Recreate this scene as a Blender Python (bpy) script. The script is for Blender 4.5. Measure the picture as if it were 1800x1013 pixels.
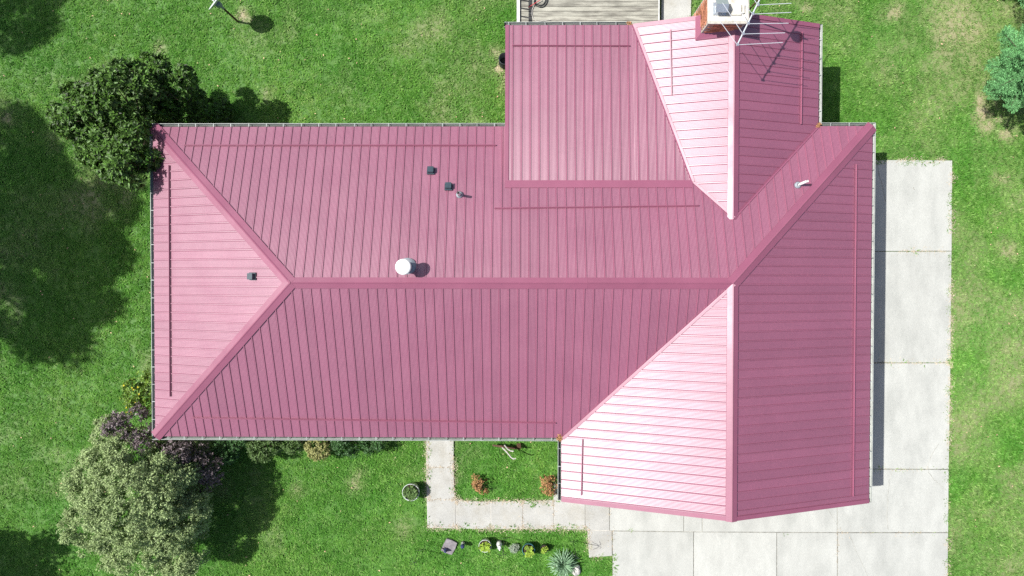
import bpy, math, random
import numpy as np
from mathutils import Vector, Matrix, Euler

for o in list(bpy.data.objects): bpy.data.objects.remove(o)
S = bpy.context.scene
COL = S.collection
R = math.radians

# ------------------------------------------------------------------ camera
E = 2.45                      # height of the eaves above the ground
HC = E + 17.1                 # drone height
FPX = 1150.0                  # focal length in pixels of an 1800 px wide picture
TX, TY, RO = 0.0159, -0.0100, -0.0013
ROT = (Matrix.Rotation(RO, 3, 'Z') @ Matrix.Rotation(TY, 3, 'Y') @ Matrix.Rotation(TX, 3, 'X')).transposed()
cam_d = bpy.data.cameras.new('camera')
cam_d.sensor_width = 36.0
cam_d.lens = FPX / 1800 * 36
cam_d.clip_end = 2000
cam = bpy.data.objects.new('camera', cam_d)
COL.objects.link(cam)
cam.matrix_world = Matrix.Translation((0, 0, HC)) @ ROT.to_4x4()
S.camera = cam

def at(px, py, z=0.0):
    """world point at height z seen at pixel (px, py) of the 1800x1013 picture"""
    d = ROT @ Vector(((px - 900) / FPX, -(py - 506.5) / FPX, -1.0))
    t = (z - HC) / d.z
    return Vector((d.x * t, d.y * t, z))

# ------------------------------------------------------------------ sky and sun
KX, KY = 0.68, -0.13          # shadow shift per metre of height
elev = math.atan(1 / math.hypot(KX, KY))
world = bpy.data.worlds.new('World'); S.world = world
world.use_nodes = True
nt = world.node_tree
bg = nt.nodes['Background']
sky = nt.nodes.new('ShaderNodeTexSky'); sky.sky_type = 'NISHITA'; sky.sun_disc = False
sky.sun_elevation = elev
sky.sun_rotation = math.atan2(-KX, -KY)
sky.air_density = 1.0; sky.dust_density = 2.5; sky.ozone_density = 1.0
nt.links.new(sky.outputs[0], bg.inputs[0])
bg.inputs[1].default_value = 0.086
sun_d = bpy.data.lights.new('sun', 'SUN')
sun_d.energy = 4.6; sun_d.angle = R(0.53); sun_d.color = (1.0, 0.985, 0.95)
sun = bpy.data.objects.new('sun', sun_d); COL.objects.link(sun)
sun.location = (-40, 8, 60)
sun.rotation_euler = Vector((KX, KY, -1)).to_track_quat('-Z', 'Y').to_euler()

S.cycles.use_denoising = False
S.view_settings.view_transform = 'Standard'
S.view_settings.look = 'None'
S.view_settings.exposure = 0.50
S.view_settings.gamma = 1.0
S.view_settings.use_curve_mapping = False

# ------------------------------------------------------------------ helpers
rng = np.random.default_rng(7)
random.seed(7)

def tag(o, label=None, cat=None, group=None, kind=None):
    if label: o['label'] = label
    if cat: o['category'] = cat
    if group: o['group'] = group
    if kind: o['kind'] = kind
    return o

def empty(name, loc=(0, 0, 0), label=None, cat=None, group=None):
    o = bpy.data.objects.new(name, None); COL.objects.link(o)
    o.location = loc; o.empty_display_size = 0.2
    return tag(o, label, cat, group)

def link(name, me, mat=None, parent=None, loc=(0, 0, 0)):
    o = bpy.data.objects.new(name, me); COL.objects.link(o)
    if mat is not None and not me.materials: me.materials.append(mat)
    o.parent = parent; o.location = loc
    return o

def np_mesh(name, V, F):
    """V (n,3) array, F (m,k) array of equal sized faces"""
    V = np.asarray(V, dtype=np.float32); F = np.asarray(F, dtype=np.int32)
    me = bpy.data.meshes.new(name)
    m, k = F.shape
    me.vertices.add(len(V)); me.vertices.foreach_set('co', V.ravel())
    me.loops.add(m * k); me.loops.foreach_set('vertex_index', F.ravel())
    me.polygons.add(m)
    me.polygons.foreach_set('loop_start', np.arange(0, m * k, k, dtype=np.int32))
    me.polygons.foreach_set('loop_total', np.full(m, k, dtype=np.int32))
    me.update(calc_edges=True)
    return me

class MB:
    def __init__(s): s.v = []; s.f = []; s.smooth = False
    def face(s, pts):
        n = len(s.v); s.v += [tuple(p) for p in pts]; s.f.append(tuple(range(n, n + len(pts)))); return s
    def box(s, c, d, rz=0.0, M=None):
        x, y, z = d[0] / 2, d[1] / 2, d[2] / 2
        q = [Vector((a * x, b * y, e * z)) for e in (-1, 1) for b in (-1, 1) for a in (-1, 1)]
        Mx = M if M is not None else Matrix.Rotation(rz, 3, 'Z')
        n = len(s.v); c = Vector(c)
        s.v += [tuple(c + Mx @ p) for p in q]
        for f in ((0, 2, 3, 1), (4, 5, 7, 6), (0, 1, 5, 4), (2, 6, 7, 3), (1, 3, 7, 5), (0, 4, 6, 2)):
            s.f.append(tuple(n + i for i in f))
        return s
    def bar(s, a, b, w, h):
        a = Vector(a); b = Vector(b); d = b - a
        q = d.to_track_quat('X', 'Z').to_matrix()
        return s.box((a + b) / 2, (d.length, w, h), M=q)
    def tube(s, pts, rad, n=8, cap=True):
        pts = [Vector(p) for p in pts]
        if not hasattr(rad, '__len__'): rad = [rad] * len(pts)
        base = len(s.v); up = Vector((0.13, 0.27, 0.95)).normalized()
        for i, p in enumerate(pts):
            t = (pts[min(i + 1, len(pts) - 1)] - pts[max(i - 1, 0)]).normalized()
            a = t.cross(up)
            if a.length < 1e-3: a = t.cross(Vector((1, 0, 0)))
            a.normalize(); b = t.cross(a)
            for k in range(n):
                w = 2 * math.pi * k / n
                s.v.append(tuple(p + (a * math.cos(w) + b * math.sin(w)) * rad[i]))
        for i in range(len(pts) - 1):
            for k in range(n):
                k2 = (k + 1) % n
                s.f.append((base + i * n + k, base + i * n + k2, base + (i + 1) * n + k2, base + (i + 1) * n + k))
        if cap:
            s.f.append(tuple(base + k for k in range(n)))
            s.f.append(tuple(base + (len(pts) - 1) * n + k for k in reversed(range(n))))
        return s
    def lathe(s, prof, n=24, c=(0, 0, 0)):
        base = len(s.v)
        for r, z in prof:
            for k in range(n):
                w = 2 * math.pi * k / n
                s.v.append((c[0] + r * math.cos(w), c[1] + r * math.sin(w), c[2] + z))
        for i in range(len(prof) - 1):
            for k in range(n):
                k2 = (k + 1) % n
                s.f.append((base + i * n + k, base + i * n + k2, base + (i + 1) * n + k2, base + (i + 1) * n + k))
        s.smooth = True
        return s
    def prism(s, poly, z0, z1):
        n = len(poly); b = len(s.v)
        s.v += [(p[0], p[1], z0) for p in poly] + [(p[0], p[1], z1) for p in poly]
        s.f.append(tuple(b + i for i in reversed(range(n)))); s.f.append(tuple(b + n + i for i in range(n)))
        for i in range(n):
            j = (i + 1) % n; s.f.append((b + i, b + j, b + n + j, b + n + i))
        return s
    def mesh(s, name):
        me = bpy.data.meshes.new(name); me.from_pydata(s.v, [], s.f)
        if s.smooth:
            me.polygons.foreach_set('use_smooth', [len(f) == 4 for f in s.f])
        me.update(); return me
    def build(s, name, mat, parent=None, loc=(0, 0, 0)):
        return link(name, s.mesh(name), mat, parent, loc)

def vnoise(x, y, scale, seed):
    r = np.random.default_rng(seed).random((256, 256))
    fx = x / scale + 97.3; fy = y / scale + 53.7
    ix = np.floor(fx).astype(int); iy = np.floor(fy).astype(int)
    tx = fx - ix; ty = fy - iy
    tx = tx * tx * (3 - 2 * tx); ty = ty * ty * (3 - 2 * ty)
    g = lambda a, b: r[a % 256, b % 256]
    return (g(ix, iy) * (1 - tx) + g(ix + 1, iy) * tx) * (1 - ty) + (g(ix, iy + 1) * (1 - tx) + g(ix + 1, iy + 1) * tx) * ty

# ------------------------------------------------------------------ materials
def newmat(name):
    m = bpy.data.materials.new(name); m.use_nodes = True
    return m, m.node_tree, m.node_tree.nodes['Principled BSDF']

def mat(name, col, rough=0.6, spec=0.4, metal=0.0, var=(6.0, 0.15), var2=None, bump=None, island=0.0, objrand=0.0,
        col2=None, mixscale=2.0, mixlo=0.45, mixhi=0.65, stretch=None, trans=0.0, ior=1.5, roughvar=0.0):
    m, t, p = newmat(name); N = t.nodes; L = t.links
    p.inputs['Roughness'].default_value = rough
    p.inputs['Specular IOR Level'].default_value = spec
    p.inputs['Metallic'].default_value = metal; p.inputs['IOR'].default_value = ior
    geo = N.new('ShaderNodeNewGeometry'); pos = geo.outputs['Position']
    if stretch:
        mp = N.new('ShaderNodeMapping'); mp.inputs['Scale'].default_value = stretch
        L.new(pos, mp.inputs['Vector']); pos = mp.outputs[0]
    c = N.new('ShaderNodeRGB'); c.outputs[0].default_value = (*col, 1); cur = c.outputs[0]
    def noise(scale, detail=4):
        n = N.new('ShaderNodeTexNoise'); n.inputs['Scale'].default_value = scale; n.inputs['Detail'].default_value = detail
        n.inputs['Roughness'].default_value = 0.62
        L.new(pos, n.inputs['Vector']); return n.outputs['Fac']
    def mul(cur, fac, lo, hi, amt):
        mr = N.new('ShaderNodeMapRange'); mr.inputs['From Min'].default_value = lo; mr.inputs['From Max'].default_value = hi
        mr.inputs['To Min'].default_value = 1 - amt; mr.inputs['To Max'].default_value = 1 + amt
        L.new(fac, mr.inputs['Value'])
        mx = N.new('ShaderNodeMix'); mx.data_type = 'RGBA'; mx.blend_type = 'MULTIPLY'; mx.inputs['Factor'].default_value = 1
        L.new(cur, mx.inputs[6]); L.new(mr.outputs[0], mx.inputs[7]); return mx.outputs[2]
    if col2:
        mr = N.new('ShaderNodeMapRange'); mr.inputs['From Min'].default_value = mixlo; mr.inputs['From Max'].default_value = mixhi
        L.new(noise(mixscale, 6), mr.inputs['Value'])
        mx = N.new('ShaderNodeMix'); mx.data_type = 'RGBA'; L.new(mr.outputs[0], mx.inputs['Factor'])
        L.new(cur, mx.inputs[6]); mx.inputs[7].default_value = (*col2, 1); cur = mx.outputs[2]
    if var: cur = mul(cur, noise(var[0]), 0.3, 0.7, var[1])
    if var2: cur = mul(cur, noise(var2[0], 2), 0.3, 0.7, var2[1])
    if island: cur = mul(cur, geo.outputs['Random Per Island'], 0, 1, island)
    if objrand:
        oi = N.new('ShaderNodeObjectInfo'); cur = mul(cur, oi.outputs['Random'], 0, 1, objrand)
    L.new(cur, p.inputs['Base Color'])
    if roughvar:
        mr = N.new('ShaderNodeMapRange'); mr.inputs['From Min'].default_value = .3; mr.inputs['From Max'].default_value = .7
        mr.inputs['To Min'].default_value = rough - roughvar; mr.inputs['To Max'].default_value = rough + roughvar
        L.new(noise(1.3, 5), mr.inputs['Value']); L.new(mr.outputs[0], p.inputs['Roughness'])
    if bump:
        b = N.new('ShaderNodeBump'); b.inputs['Strength'].default_value = bump[1]; b.inputs['Distance'].default_value = bump[2] if len(bump) > 2 else 0.01
        L.new(noise(bump[0], 5), b.inputs['Height']); L.new(b.outputs[0], p.inputs['Normal'])
    if trans:
        tr = N.new('ShaderNodeBsdfTranslucent'); L.new(cur, tr.inputs['Color'])
        ms = N.new('ShaderNodeMixShader'); ms.inputs[0].default_value = trans
        out = N['Material Output']
        L.new(p.outputs[0], ms.inputs[1]); L.new(tr.outputs[0], ms.inputs[2]); L.new(ms.outputs[0], out.inputs['Surface'])
    return m

ROOFC = (0.250, 0.075, 0.125)
M = {}
M['roof'] = mat('painted_metal_burgundy', ROOFC, 0.42, 1.0, ior=1.67, var=(0.7, 0.05), var2=(12, 0.04), objrand=0.05, bump=(1.8, 0.16, 0.010), roughvar=.035)
M['trim'] = mat('painted_metal_trim', ROOFC, 0.42, 0.8, ior=1.5, var=(0.9, 0.09), objrand=0.03, bump=(4.0, 0.25, 0.008), roughvar=.06)
M['rail'] = mat('painted_rail', ROOFC, 0.5, 0.5, var=(2, .08))
M['under'] = mat('underlay', (0.10, 0.06, 0.06), 0.8)
M['gutter'] = mat('gutter_enamel', (0.40, 0.42, 0.39), 0.5, var=(3, 0.18), var2=(30, 0.1))
M['hang'] = mat('hanger_strap', (0.26, 0.28, 0.27), 0.5, var=(3, .3), objrand=.3)
M['gut_in'] = mat('gutter_silt', (0.07, 0.08, 0.07), 0.9, var=(5, 0.5), var2=(40, .3))
M['wood_w'] = mat('white_painted_wood', (0.6, 0.6, 0.57), 0.6)
M['brick'] = mat('fired_brick', (0.40, 0.17, 0.10), 0.85, 0.2, var=(16, 0.35), objrand=0.5, bump=(60, 0.4))
M['brickwall'] = mat('brick_veneer', (0.33, 0.15, 0.10), 0.85, 0.2, var=(16, 0.3))
M['mortar'] = mat('mortar', (0.45, 0.42, 0.37), 0.9, 0.2, var=(20, 0.2))
M['cap'] = mat('weathered_concrete_cap', (0.60, 0.57, 0.50), 0.85, 0.2, var=(9, 0.15), col2=(0.42, 0.38, 0.31), mixscale=7, mixlo=.52, mixhi=.7, bump=(40, .3))
M['conc'] = mat('broom_concrete', (0.425, 0.428, 0.395), 0.85, 0.2, var=(1.3, 0.09), var2=(24, 0.07), objrand=0.045, col2=(0.355, 0.36, 0.332), mixscale=0.9, mixlo=.47, mixhi=.72, bump=(60, .25, .006), stretch=(1.6, 0.7, 1))
M['walkc'] = mat('old_walk_concrete', (0.405, 0.40, 0.37), 0.88, 0.2, var=(1.6, 0.10), var2=(26, 0.10), objrand=0.05, col2=(0.35, 0.335, 0.29), mixscale=1.5, mixlo=.48, mixhi=.72, bump=(60, .25, .006))
M['joint'] = mat('joint_dirt', (0.34, 0.335, 0.30), 0.95, 0.1, var=(9, .4))
M['jointw'] = mat('joint_grit', (0.55, 0.53, 0.48), 0.95, 0.1, var=(9, .2))
M['steel'] = mat('galvanised_steel', (0.62, 0.66, 0.70), 0.32, 0.5, metal=0.75, var=(20, .1))
M['alu'] = mat('aluminium_rod', (0.78, 0.80, 0.82), 0.35, 0.5, metal=0.5, var=(20, .06))
M['rust'] = mat('rusty_iron', (0.10, 0.055, 0.035), 0.8, 0.3, var=(30, .4))
M['white'] = mat('white_enamel', (0.80, 0.80, 0.78), 0.4, 0.5, var=(8, .04))
M['grey'] = mat('grey_enamel', (0.28, 0.31, 0.34), 0.5, 0.5, var=(8, .08))
M['blackp'] = mat('black_plastic', (0.018, 0.022, 0.026), 0.4, 0.5, var=(9, .2))
M['slate'] = mat('vent_plastic', (0.035, 0.055, 0.07), 0.45, 0.5, var=(9, .2))
M['rubber'] = mat('black_rubber', (0.015, 0.015, 0.016), 0.6, 0.4, var=(9, .2))
M['red'] = mat('red_plastic', (0.55, 0.05, 0.07), 0.4, 0.5)
M['deck'] = mat('weathered_deck_board', (0.36, 0.35, 0.295), 0.9, 0.15, var=(3, .2), var2=(30, .12), objrand=0.09, col2=(0.15, 0.14, 0.12), mixscale=3.2, mixlo=.42, mixhi=.70, stretch=(0.5, 3, 3), bump=(40, .4, .006))
M['bark'] = mat('bark', (0.10, 0.075, 0.055), 0.95, 0.1, var=(20, .4), bump=(30, .6, .02))
M['greywood'] = mat('silvered_wood', (0.46, 0.44, 0.41), 0.8, 0.2, var=(12, .2))
M['darkwood'] = mat('dark_wood', (0.13, 0.075, 0.05), 0.8, 0.2, var=(18, .3))
M['stone'] = mat('grey_flagstone', (0.22, 0.20, 0.21), 0.9, 0.2, var=(9, .25), bump=(25, .5, .01))
M['rock'] = mat('pale_rock', (0.55, 0.52, 0.48), 0.9, 0.2, var=(9, .2), bump=(18, .8, .02))
M['soil'] = mat('potting_soil', (0.05, 0.035, 0.025), 0.95, 0.1, var=(30, .4))
M['teal'] = mat('teal_glaze', (0.06, 0.20, 0.24), 0.35, 0.5, var=(9, .2))
M['navy'] = mat('navy_glaze', (0.03, 0.04, 0.12), 0.35, 0.5, var=(9, .2))
M['potw'] = mat('pale_pot', (0.55, 0.60, 0.56), 0.6, 0.4, var=(9, .15))
M['sand'] = mat('dead_thatch', (0.50, 0.42, 0.31), 0.95, 0.1, island=.3, var=(9, .2))
def leafmat(name, col, isl=.35, rough=.5, spec=.35, trans=.2, col2=None):
    return mat(name, col, rough, spec, var=(1.6, .12), island=isl, trans=trans, col2=col2, mixscale=1.5)
M['mag'] = leafmat('magnolia_leaf', (0.066, 0.140, 0.020), .85, .5, .35, .10)
M['olive'] = leafmat('pale_willow_leaf', (0.31, 0.40, 0.170), .5, .55, .3, .22)
M['plum'] = leafmat('plum_leaf', (0.175, 0.135, 0.14), .6, .45, .4, .15)
M['ylw'] = leafmat('gold_green_leaf', (0.16, 0.26, 0.035), .5, .45, .4, .2)
M['yflower'] = leafmat('yellow_petal', (0.75, 0.62, 0.04), .2)
M['shrub'] = leafmat('boxwood_leaf', (0.065, 0.15, 0.045), .5, .45, .4, .18)
M['shrub2'] = leafmat('yew_leaf', (0.10, 0.17, 0.05), .5, .5, .35, .18)
M['pale'] = leafmat('pale_shrub_leaf', (0.34, 0.34, 0.13), .35, .5, .3, .2)
M['dead'] = leafmat('dead_shrub_leaf', (0.40, 0.22, 0.10), .4, .7, .2, .15)
M['litter'] = leafmat('fallen_leaf_brown', (0.34, 0.18, 0.085), .5, .8, .1, .1)
M['spruce'] = leafmat('blue_spruce_needle', (0.165, 0.39, 0.15), .5, .5, .3, .1)
M['oak'] = leafmat('oak_leaf', (0.07, 0.14, 0.035), .4, .5, .3, .25)
M['potleaf'] = leafmat('lime_pot_leaf', (0.32, 0.46, 0.06), .5, .5, .35, .25)
M['silver'] = leafmat('silver_leaf', (0.36, 0.42, 0.32), .3, .6, .3, .15)
M['yucca'] = leafmat('yucca_leaf', (0.16, 0.27, 0.15), .45, .45, .4, .08)

# ================================================================== GROUND
xl, xr, yf, yb, yg = -9.577, 9.161, -4.197, 3.935, -5.854
gl, rr, yr, rg, xa = 1.130, 7.764, 6.542, 5.310, -0.330
hs = (yb - yf) / 2; yd = (yb + yf) / 2; ZR = 1.350
pm = ZR / hs
xg = (gl + xr) / 2; pg = ZR / ((xr - gl) / 2)
xw = -5.511; pw = ZR / (xw - xl)
pr = 0.334; zrg = (rr - rg) * pr
yv = yb - zrg / pm
za = 0.03; ya = yr; yk = 2.40; zk = (yb - yk) * pm
xk = rg - (zrg - zk) / pr; xt = rg - (zrg - za) / pr
pa = (zk - za) / (ya - yk)

# concrete pieces, corners given where the photograph shows them on the ground
def P(px, py): v = at(px, py, 0.0); return (v.x, v.y)
def quad(x0, y0, x1, y1): return [P(x0, y1), P(x1, y1), P(x1, y0), P(x0, y0)]
drive_slabs = [
    [P(1400, 442), P(1671, 441), P(1672, 283), P(1400, 281)],
    [P(1400, 637), P(1669, 637), P(1671, 442.6), P(1400, 443.6)],
    [P(1400, 823), P(1666, 824), P(1669, 638.6), P(1400, 638.6)],
    [P(1234.4, 934), P(1470, 935), P(1470, 824.6), P(1234.4, 824.6)],
    [P(1471.4, 935), P(1665, 935), P(1666, 825.6), P(1471.4, 824.6)],
    [P(1202, 933.6), P(1233.2, 933.8), P(1233.2, 850), P(1202, 850)],
    [P(1072, 932), P(1200.8, 933.6), P(1200.8, 850), P(1072, 850)],
    [P(1077, 1120), P(1218, 1120), P(1218, 935), P(1077, 933.4)],
    [P(1219.4, 1120), P(1364, 1120), P(1364, 936), P(1219.4, 935)],
    [P(1365.4, 1120), P(1470.5, 1120), P(1470.5, 936.4), P(1365.4, 936)],
    [P(1472, 1120), P(1663, 1120), P(1665, 936.6), P(1472, 936.4)],
]
walk_slabs = [
    [P(750, 820), P(797.5, 820), P(797, 740), P(750, 740)],
    [P(751, 877), P(801.5, 877), P(797.5, 862), P(797.5, 821.4), P(750, 821.4)],
    [P(752, 927), P(800.5, 928), P(801.5, 878.2), P(751, 878.2)],
    [P(801.8, 928), P(862, 929), P(862, 882), P(816, 881), P(806, 878.2), P(802.6, 878.2)],
    [P(863.2, 929), P(918, 929), P(918, 881), P(863.2, 882)],
    [P(919.2, 929), P(972.5, 929), P(972.5, 880), P(919.2, 881)],
    [P(973.6, 929), P(1028, 930), P(1028, 850), P(973.6, 850)],
    [P(1029.2, 931), P(1070.6, 932), P(1070.6, 850), P(1029.2, 850)],
    [P(1036, 979), P(1075.4, 976), P(1075, 933.2), P(1033, 932.6)],
]
back_walk = [[P(1162, 60), P(1213, 60), P(1216, -60), P(1163, -60)]]
deck_poly = [P(912, 60), P(1158, 60), P(1158, -120), P(912, -120)]
def inpoly(x, y, poly):
    c = np.zeros(x.shape, bool); n = len(poly)
    for i in range(n):
        x0, y0 = poly[i]; x1, y1 = poly[(i + 1) % n]
        if y0 == y1: continue
        h = ((y0 > y) != (y1 > y)) & (x < (x1 - x0) * (y - y0) / (y1 - y0) + x0); c ^= h
    return c
house_polys = [[(xl + .45, yf + .45), (xr - .45, yf + .45), (xr - .45, yb - .45), (xl + .45, yb - .45)],
               [(gl + .45, yg + .35), (xr - .45, yg + .35), (xr - .45, yf + .5), (gl + .45, yf + .5)],
               [(xa + .3, yb - .5), (rr - .45, yb - .5), (rr - .45, yr - .35), (xa + .3, yr - .35)]]

def gauss(x, y, px, py, r, ax=1.0):
    c = at(px, py); return np.exp(-(((x - c.x) / ax) ** 2 + (y - c.y) ** 2) / (r * r))
def dry_and_haze(x, y):
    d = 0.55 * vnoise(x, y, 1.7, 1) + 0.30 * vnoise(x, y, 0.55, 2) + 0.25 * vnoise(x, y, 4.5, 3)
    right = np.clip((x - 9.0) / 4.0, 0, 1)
    d = d - 0.60 + 0.12 * right + 0.15 * right * np.clip((y - 1.0) / 4, 0, 1)  # right lawn paler: some real drying, some lens haze put into the colour
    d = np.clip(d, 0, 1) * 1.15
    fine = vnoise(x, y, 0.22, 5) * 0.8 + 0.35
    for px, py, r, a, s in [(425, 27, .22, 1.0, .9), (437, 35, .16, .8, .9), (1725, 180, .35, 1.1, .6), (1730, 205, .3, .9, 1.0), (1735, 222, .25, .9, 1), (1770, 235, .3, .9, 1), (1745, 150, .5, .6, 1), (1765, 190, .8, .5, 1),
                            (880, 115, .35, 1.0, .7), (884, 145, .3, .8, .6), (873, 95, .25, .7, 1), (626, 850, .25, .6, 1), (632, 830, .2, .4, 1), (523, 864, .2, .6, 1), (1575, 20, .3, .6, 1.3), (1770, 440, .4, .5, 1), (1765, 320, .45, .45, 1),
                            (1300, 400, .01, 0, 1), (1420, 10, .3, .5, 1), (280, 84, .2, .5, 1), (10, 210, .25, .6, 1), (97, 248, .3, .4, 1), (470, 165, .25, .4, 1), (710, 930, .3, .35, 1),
                            (1720, 700, .8, .28, 1), (1780, 900, .6, .25, 1), (1700, 560, .6, .35, 1), (1560, 130, .8, .25, 1), (1680, 60, 1.0, .30, 1), (1780, 20, 1, .35, 1), (1640, 245, .7, .25, 1)]:  # faint wide patches: dry grass and painted-in haze along the right side
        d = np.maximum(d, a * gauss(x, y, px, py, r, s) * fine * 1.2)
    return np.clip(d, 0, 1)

def edge_dist(x, y, polys):
    best = np.full(x.shape, 9.0)
    for poly in polys:
        for i in range(len(poly)):
            x0, y0 = poly[i]; x1, y1 = poly[(i + 1) % len(poly)]
            dx, dy = x1 - x0, y1 - y0; l2 = dx * dx + dy * dy
            t = np.clip(((x - x0) * dx + (y - y0) * dy) / l2, 0, 1)
            best = np.minimum(best, np.hypot(x - x0 - t * dx, y - y0 - t * dy))
    return best

# one sheet: fine in the middle, running out to the horizon
gx = np.concatenate([[-700, -300, -120, -60, -35], np.arange(-20, 20.01, 0.16), [35, 60, 120, 300, 700]])
gy = np.concatenate([[-700, -300, -120, -60, -30], np.arange(-12, 12.01, 0.16), [30, 60, 120, 300, 700]])
GX, GY = np.meshgrid(gx, gy)
GZ = (vnoise(GX, GY, 3.0, 11) - .5) * 0.03 + (vnoise(GX, GY, .5, 12) - .5) * 0.012 - 0.02
nx, ny = len(gx), len(gy)
idx = np.arange(nx * ny).reshape(ny, nx)
F = np.stack([idx[:-1, :-1], idx[:-1, 1:], idx[1:, 1:], idx[1:, :-1]], -1).reshape(-1, 4)
me = np_mesh('ground', np.stack([GX, GY, GZ], -1).reshape(-1, 3), F)
att = me.attributes.new('dry', 'FLOAT', 'POINT')  # holds dry grass plus the haze painted over the right lawn
att.data.foreach_set('value', dry_and_haze(GX, GY).ravel().astype(np.float32))
def grassmat(name, inst):
    m, t, p = newmat(name); N = t.nodes; L = t.links
    p.inputs['Roughness'].default_value = .6; p.inputs['Specular IOR Level'].default_value = .22
    geo = N.new('ShaderNodeNewGeometry')
    a = N.new('ShaderNodeAttribute'); a.attribute_name = 'dry'; a.attribute_type = 'INSTANCER' if inst else 'GEOMETRY'
    def noise(s, d=3):
        n = N.new('ShaderNodeTexNoise'); n.inputs['Scale'].default_value = s; n.inputs['Detail'].default_value = d
        L.new(geo.outputs['Position'], n.inputs['Vector']); return n.outputs['Fac']
    def ramp(fac, stops):
        r = N.new('ShaderNodeValToRGB'); L.new(fac, r.inputs[0]); e = r.color_ramp.elements
        while len(e) > 1: e.remove(e[-1])
        e[0].position = stops[0][0]; e[0].color = (*stops[0][1], 1)
        for s, c in stops[1:]:
            q = e.new(s); q.color = (*c, 1)
        return r.outputs[0]
    def mix(f, A, B, bt='MIX'):
        x = N.new('ShaderNodeMix'); x.data_type = 'RGBA'; x.blend_type = bt
        (L.new(f, x.inputs[0]) if hasattr(f, 'is_linked') else setattr(x.inputs[0], 'default_value', f))
        (L.new(A, x.inputs[6]) if hasattr(A, 'is_linked') else setattr(x.inputs[6], 'default_value', (*A, 1)))
        (L.new(B, x.inputs[7]) if hasattr(B, 'is_linked') else setattr(x.inputs[7], 'default_value', (*B, 1)))
        return x.outputs[2]
    if inst:
        oi = N.new('ShaderNodeObjectInfo')
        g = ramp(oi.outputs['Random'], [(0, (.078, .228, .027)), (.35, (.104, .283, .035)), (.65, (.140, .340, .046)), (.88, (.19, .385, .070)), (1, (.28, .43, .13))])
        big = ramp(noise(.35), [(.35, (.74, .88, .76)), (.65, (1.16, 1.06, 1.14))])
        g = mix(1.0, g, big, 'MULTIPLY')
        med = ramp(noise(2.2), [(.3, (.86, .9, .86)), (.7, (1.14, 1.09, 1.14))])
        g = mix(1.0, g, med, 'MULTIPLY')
        d = ramp(oi.outputs['Random'], [(0, (.20, .32, .09)), (.4, (.32, .39, .15)), (1, (.50, .46, .26))])  # pale yellow-green stops also imitate lens haze on the right; tan is dry grass
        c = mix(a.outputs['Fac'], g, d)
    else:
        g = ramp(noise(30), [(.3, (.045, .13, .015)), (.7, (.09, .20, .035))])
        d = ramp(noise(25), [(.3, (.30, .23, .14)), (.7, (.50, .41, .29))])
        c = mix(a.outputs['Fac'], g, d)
    L.new(c, p.inputs['Base Color'])
    if inst:
        tr = N.new('ShaderNodeBsdfTranslucent'); L.new(c, tr.inputs['Color'])
        ms = N.new('ShaderNodeMixShader'); ms.inputs[0].default_value = .22
        L.new(p.outputs[0], ms.inputs[1]); L.new(tr.outputs[0], ms.inputs[2]); L.new(ms.outputs[0], N['Material Output'].inputs['Surface'])
    return m
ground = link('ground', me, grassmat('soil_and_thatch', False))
tag(ground, kind='structure')

# lawn grass: tufts instanced on points, one stuff object
def tuft(nb, spread, h, w, lean, rs):
    g = np.random.default_rng(rs); V = []; Fc = []
    for i in range(nb):
        a = g.uniform(0, 2 * math.pi); r0 = g.uniform(0, spread * .5)
        b = np.array([math.cos(a) * r0, math.sin(a) * r0, -0.01]); a2 = a + g.normal(0, .6)
        d = np.array([math.cos(a2), math.sin(a2), 0]); l = g.uniform(.6, 1.2) * lean; hh = h * g.uniform(.6, 1.2)
        s = np.array([-d[1], d[0], 0]) * w * g.uniform(.7, 1.3) / 2
        m_ = b + d * l * .45 + np.array([0, 0, hh * .75]); e = b + d * l + np.array([0, 0, hh])
        n = len(V); V += [b - s, b + s, m_ - s * .9, m_ + s * .9, e]
        Fc += [(n, n + 1, n + 3), (n, n + 3, n + 2), (n + 2, n + 3, n + 4)]
    return np.array(V), np.array(Fc)
tufts = [tuft(11, .07, .045, .010, .075, 1), tuft(9, .05, .055, .012, .085, 2), tuft(8, .05, .03, .022, .055, 3)]
A = 32.5 * 19.0; dens = 300
n = int(A * dens)
x = rng.uniform(-16.4, 16.1, n); y = rng.uniform(-9.6, 9.4, n)
keep = np.ones(n, bool); hardmask = np.zeros(n, bool)
hard = drive_slabs + walk_slabs + back_walk
# ragged lawn edges creep a little over the concrete
for poly in hard:
    ins = inpoly(x, y, poly)
    hardmask |= ins
allhard = hard + house_polys + [deck_poly]
def in_any(x_, y_):
    m_ = np.zeros(x_.shape, bool)
    for q in allhard: m_ |= inpoly(x_, y_, q)
    return m_
reach = .02 + .085 * vnoise(x, y, .16, 91) * vnoise(x, y, .7, 92) * 2
nearlawn = np.zeros(n, bool)
for dx, dy in ((1, 0), (-1, 0), (0, 1), (0, -1)): nearlawn |= ~in_any(x + dx * reach, y + dy * reach) & ~in_any(x + dx * (reach + .06), y + dy * (reach + .06))
keep &= ~(hardmask & ~nearlawn)
for poly in house_polys + [deck_poly]: keep &= ~inpoly(x, y, poly)
ed = edge_dist(x, y, hard)
dr = dry_and_haze(x, y)
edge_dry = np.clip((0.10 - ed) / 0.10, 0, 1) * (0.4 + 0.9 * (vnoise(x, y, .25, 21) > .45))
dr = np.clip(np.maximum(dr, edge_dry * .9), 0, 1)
keep &= rng.random(n) > dr * .72
keep &= ~((ed < .05) & (rng.random(n) < .35))
x, y, dr, ed = x[keep], y[keep], dr[keep], ed[keep]
n = len(x)
V = []; Fs = []; tm = []; off = 0
for i, (tv, tf) in enumerate(tufts):
    V.append(tv); Fs.append(tf + off); off += len(tv); tm += [i + 1] * len(tv)
hm = hardmask[keep]
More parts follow.
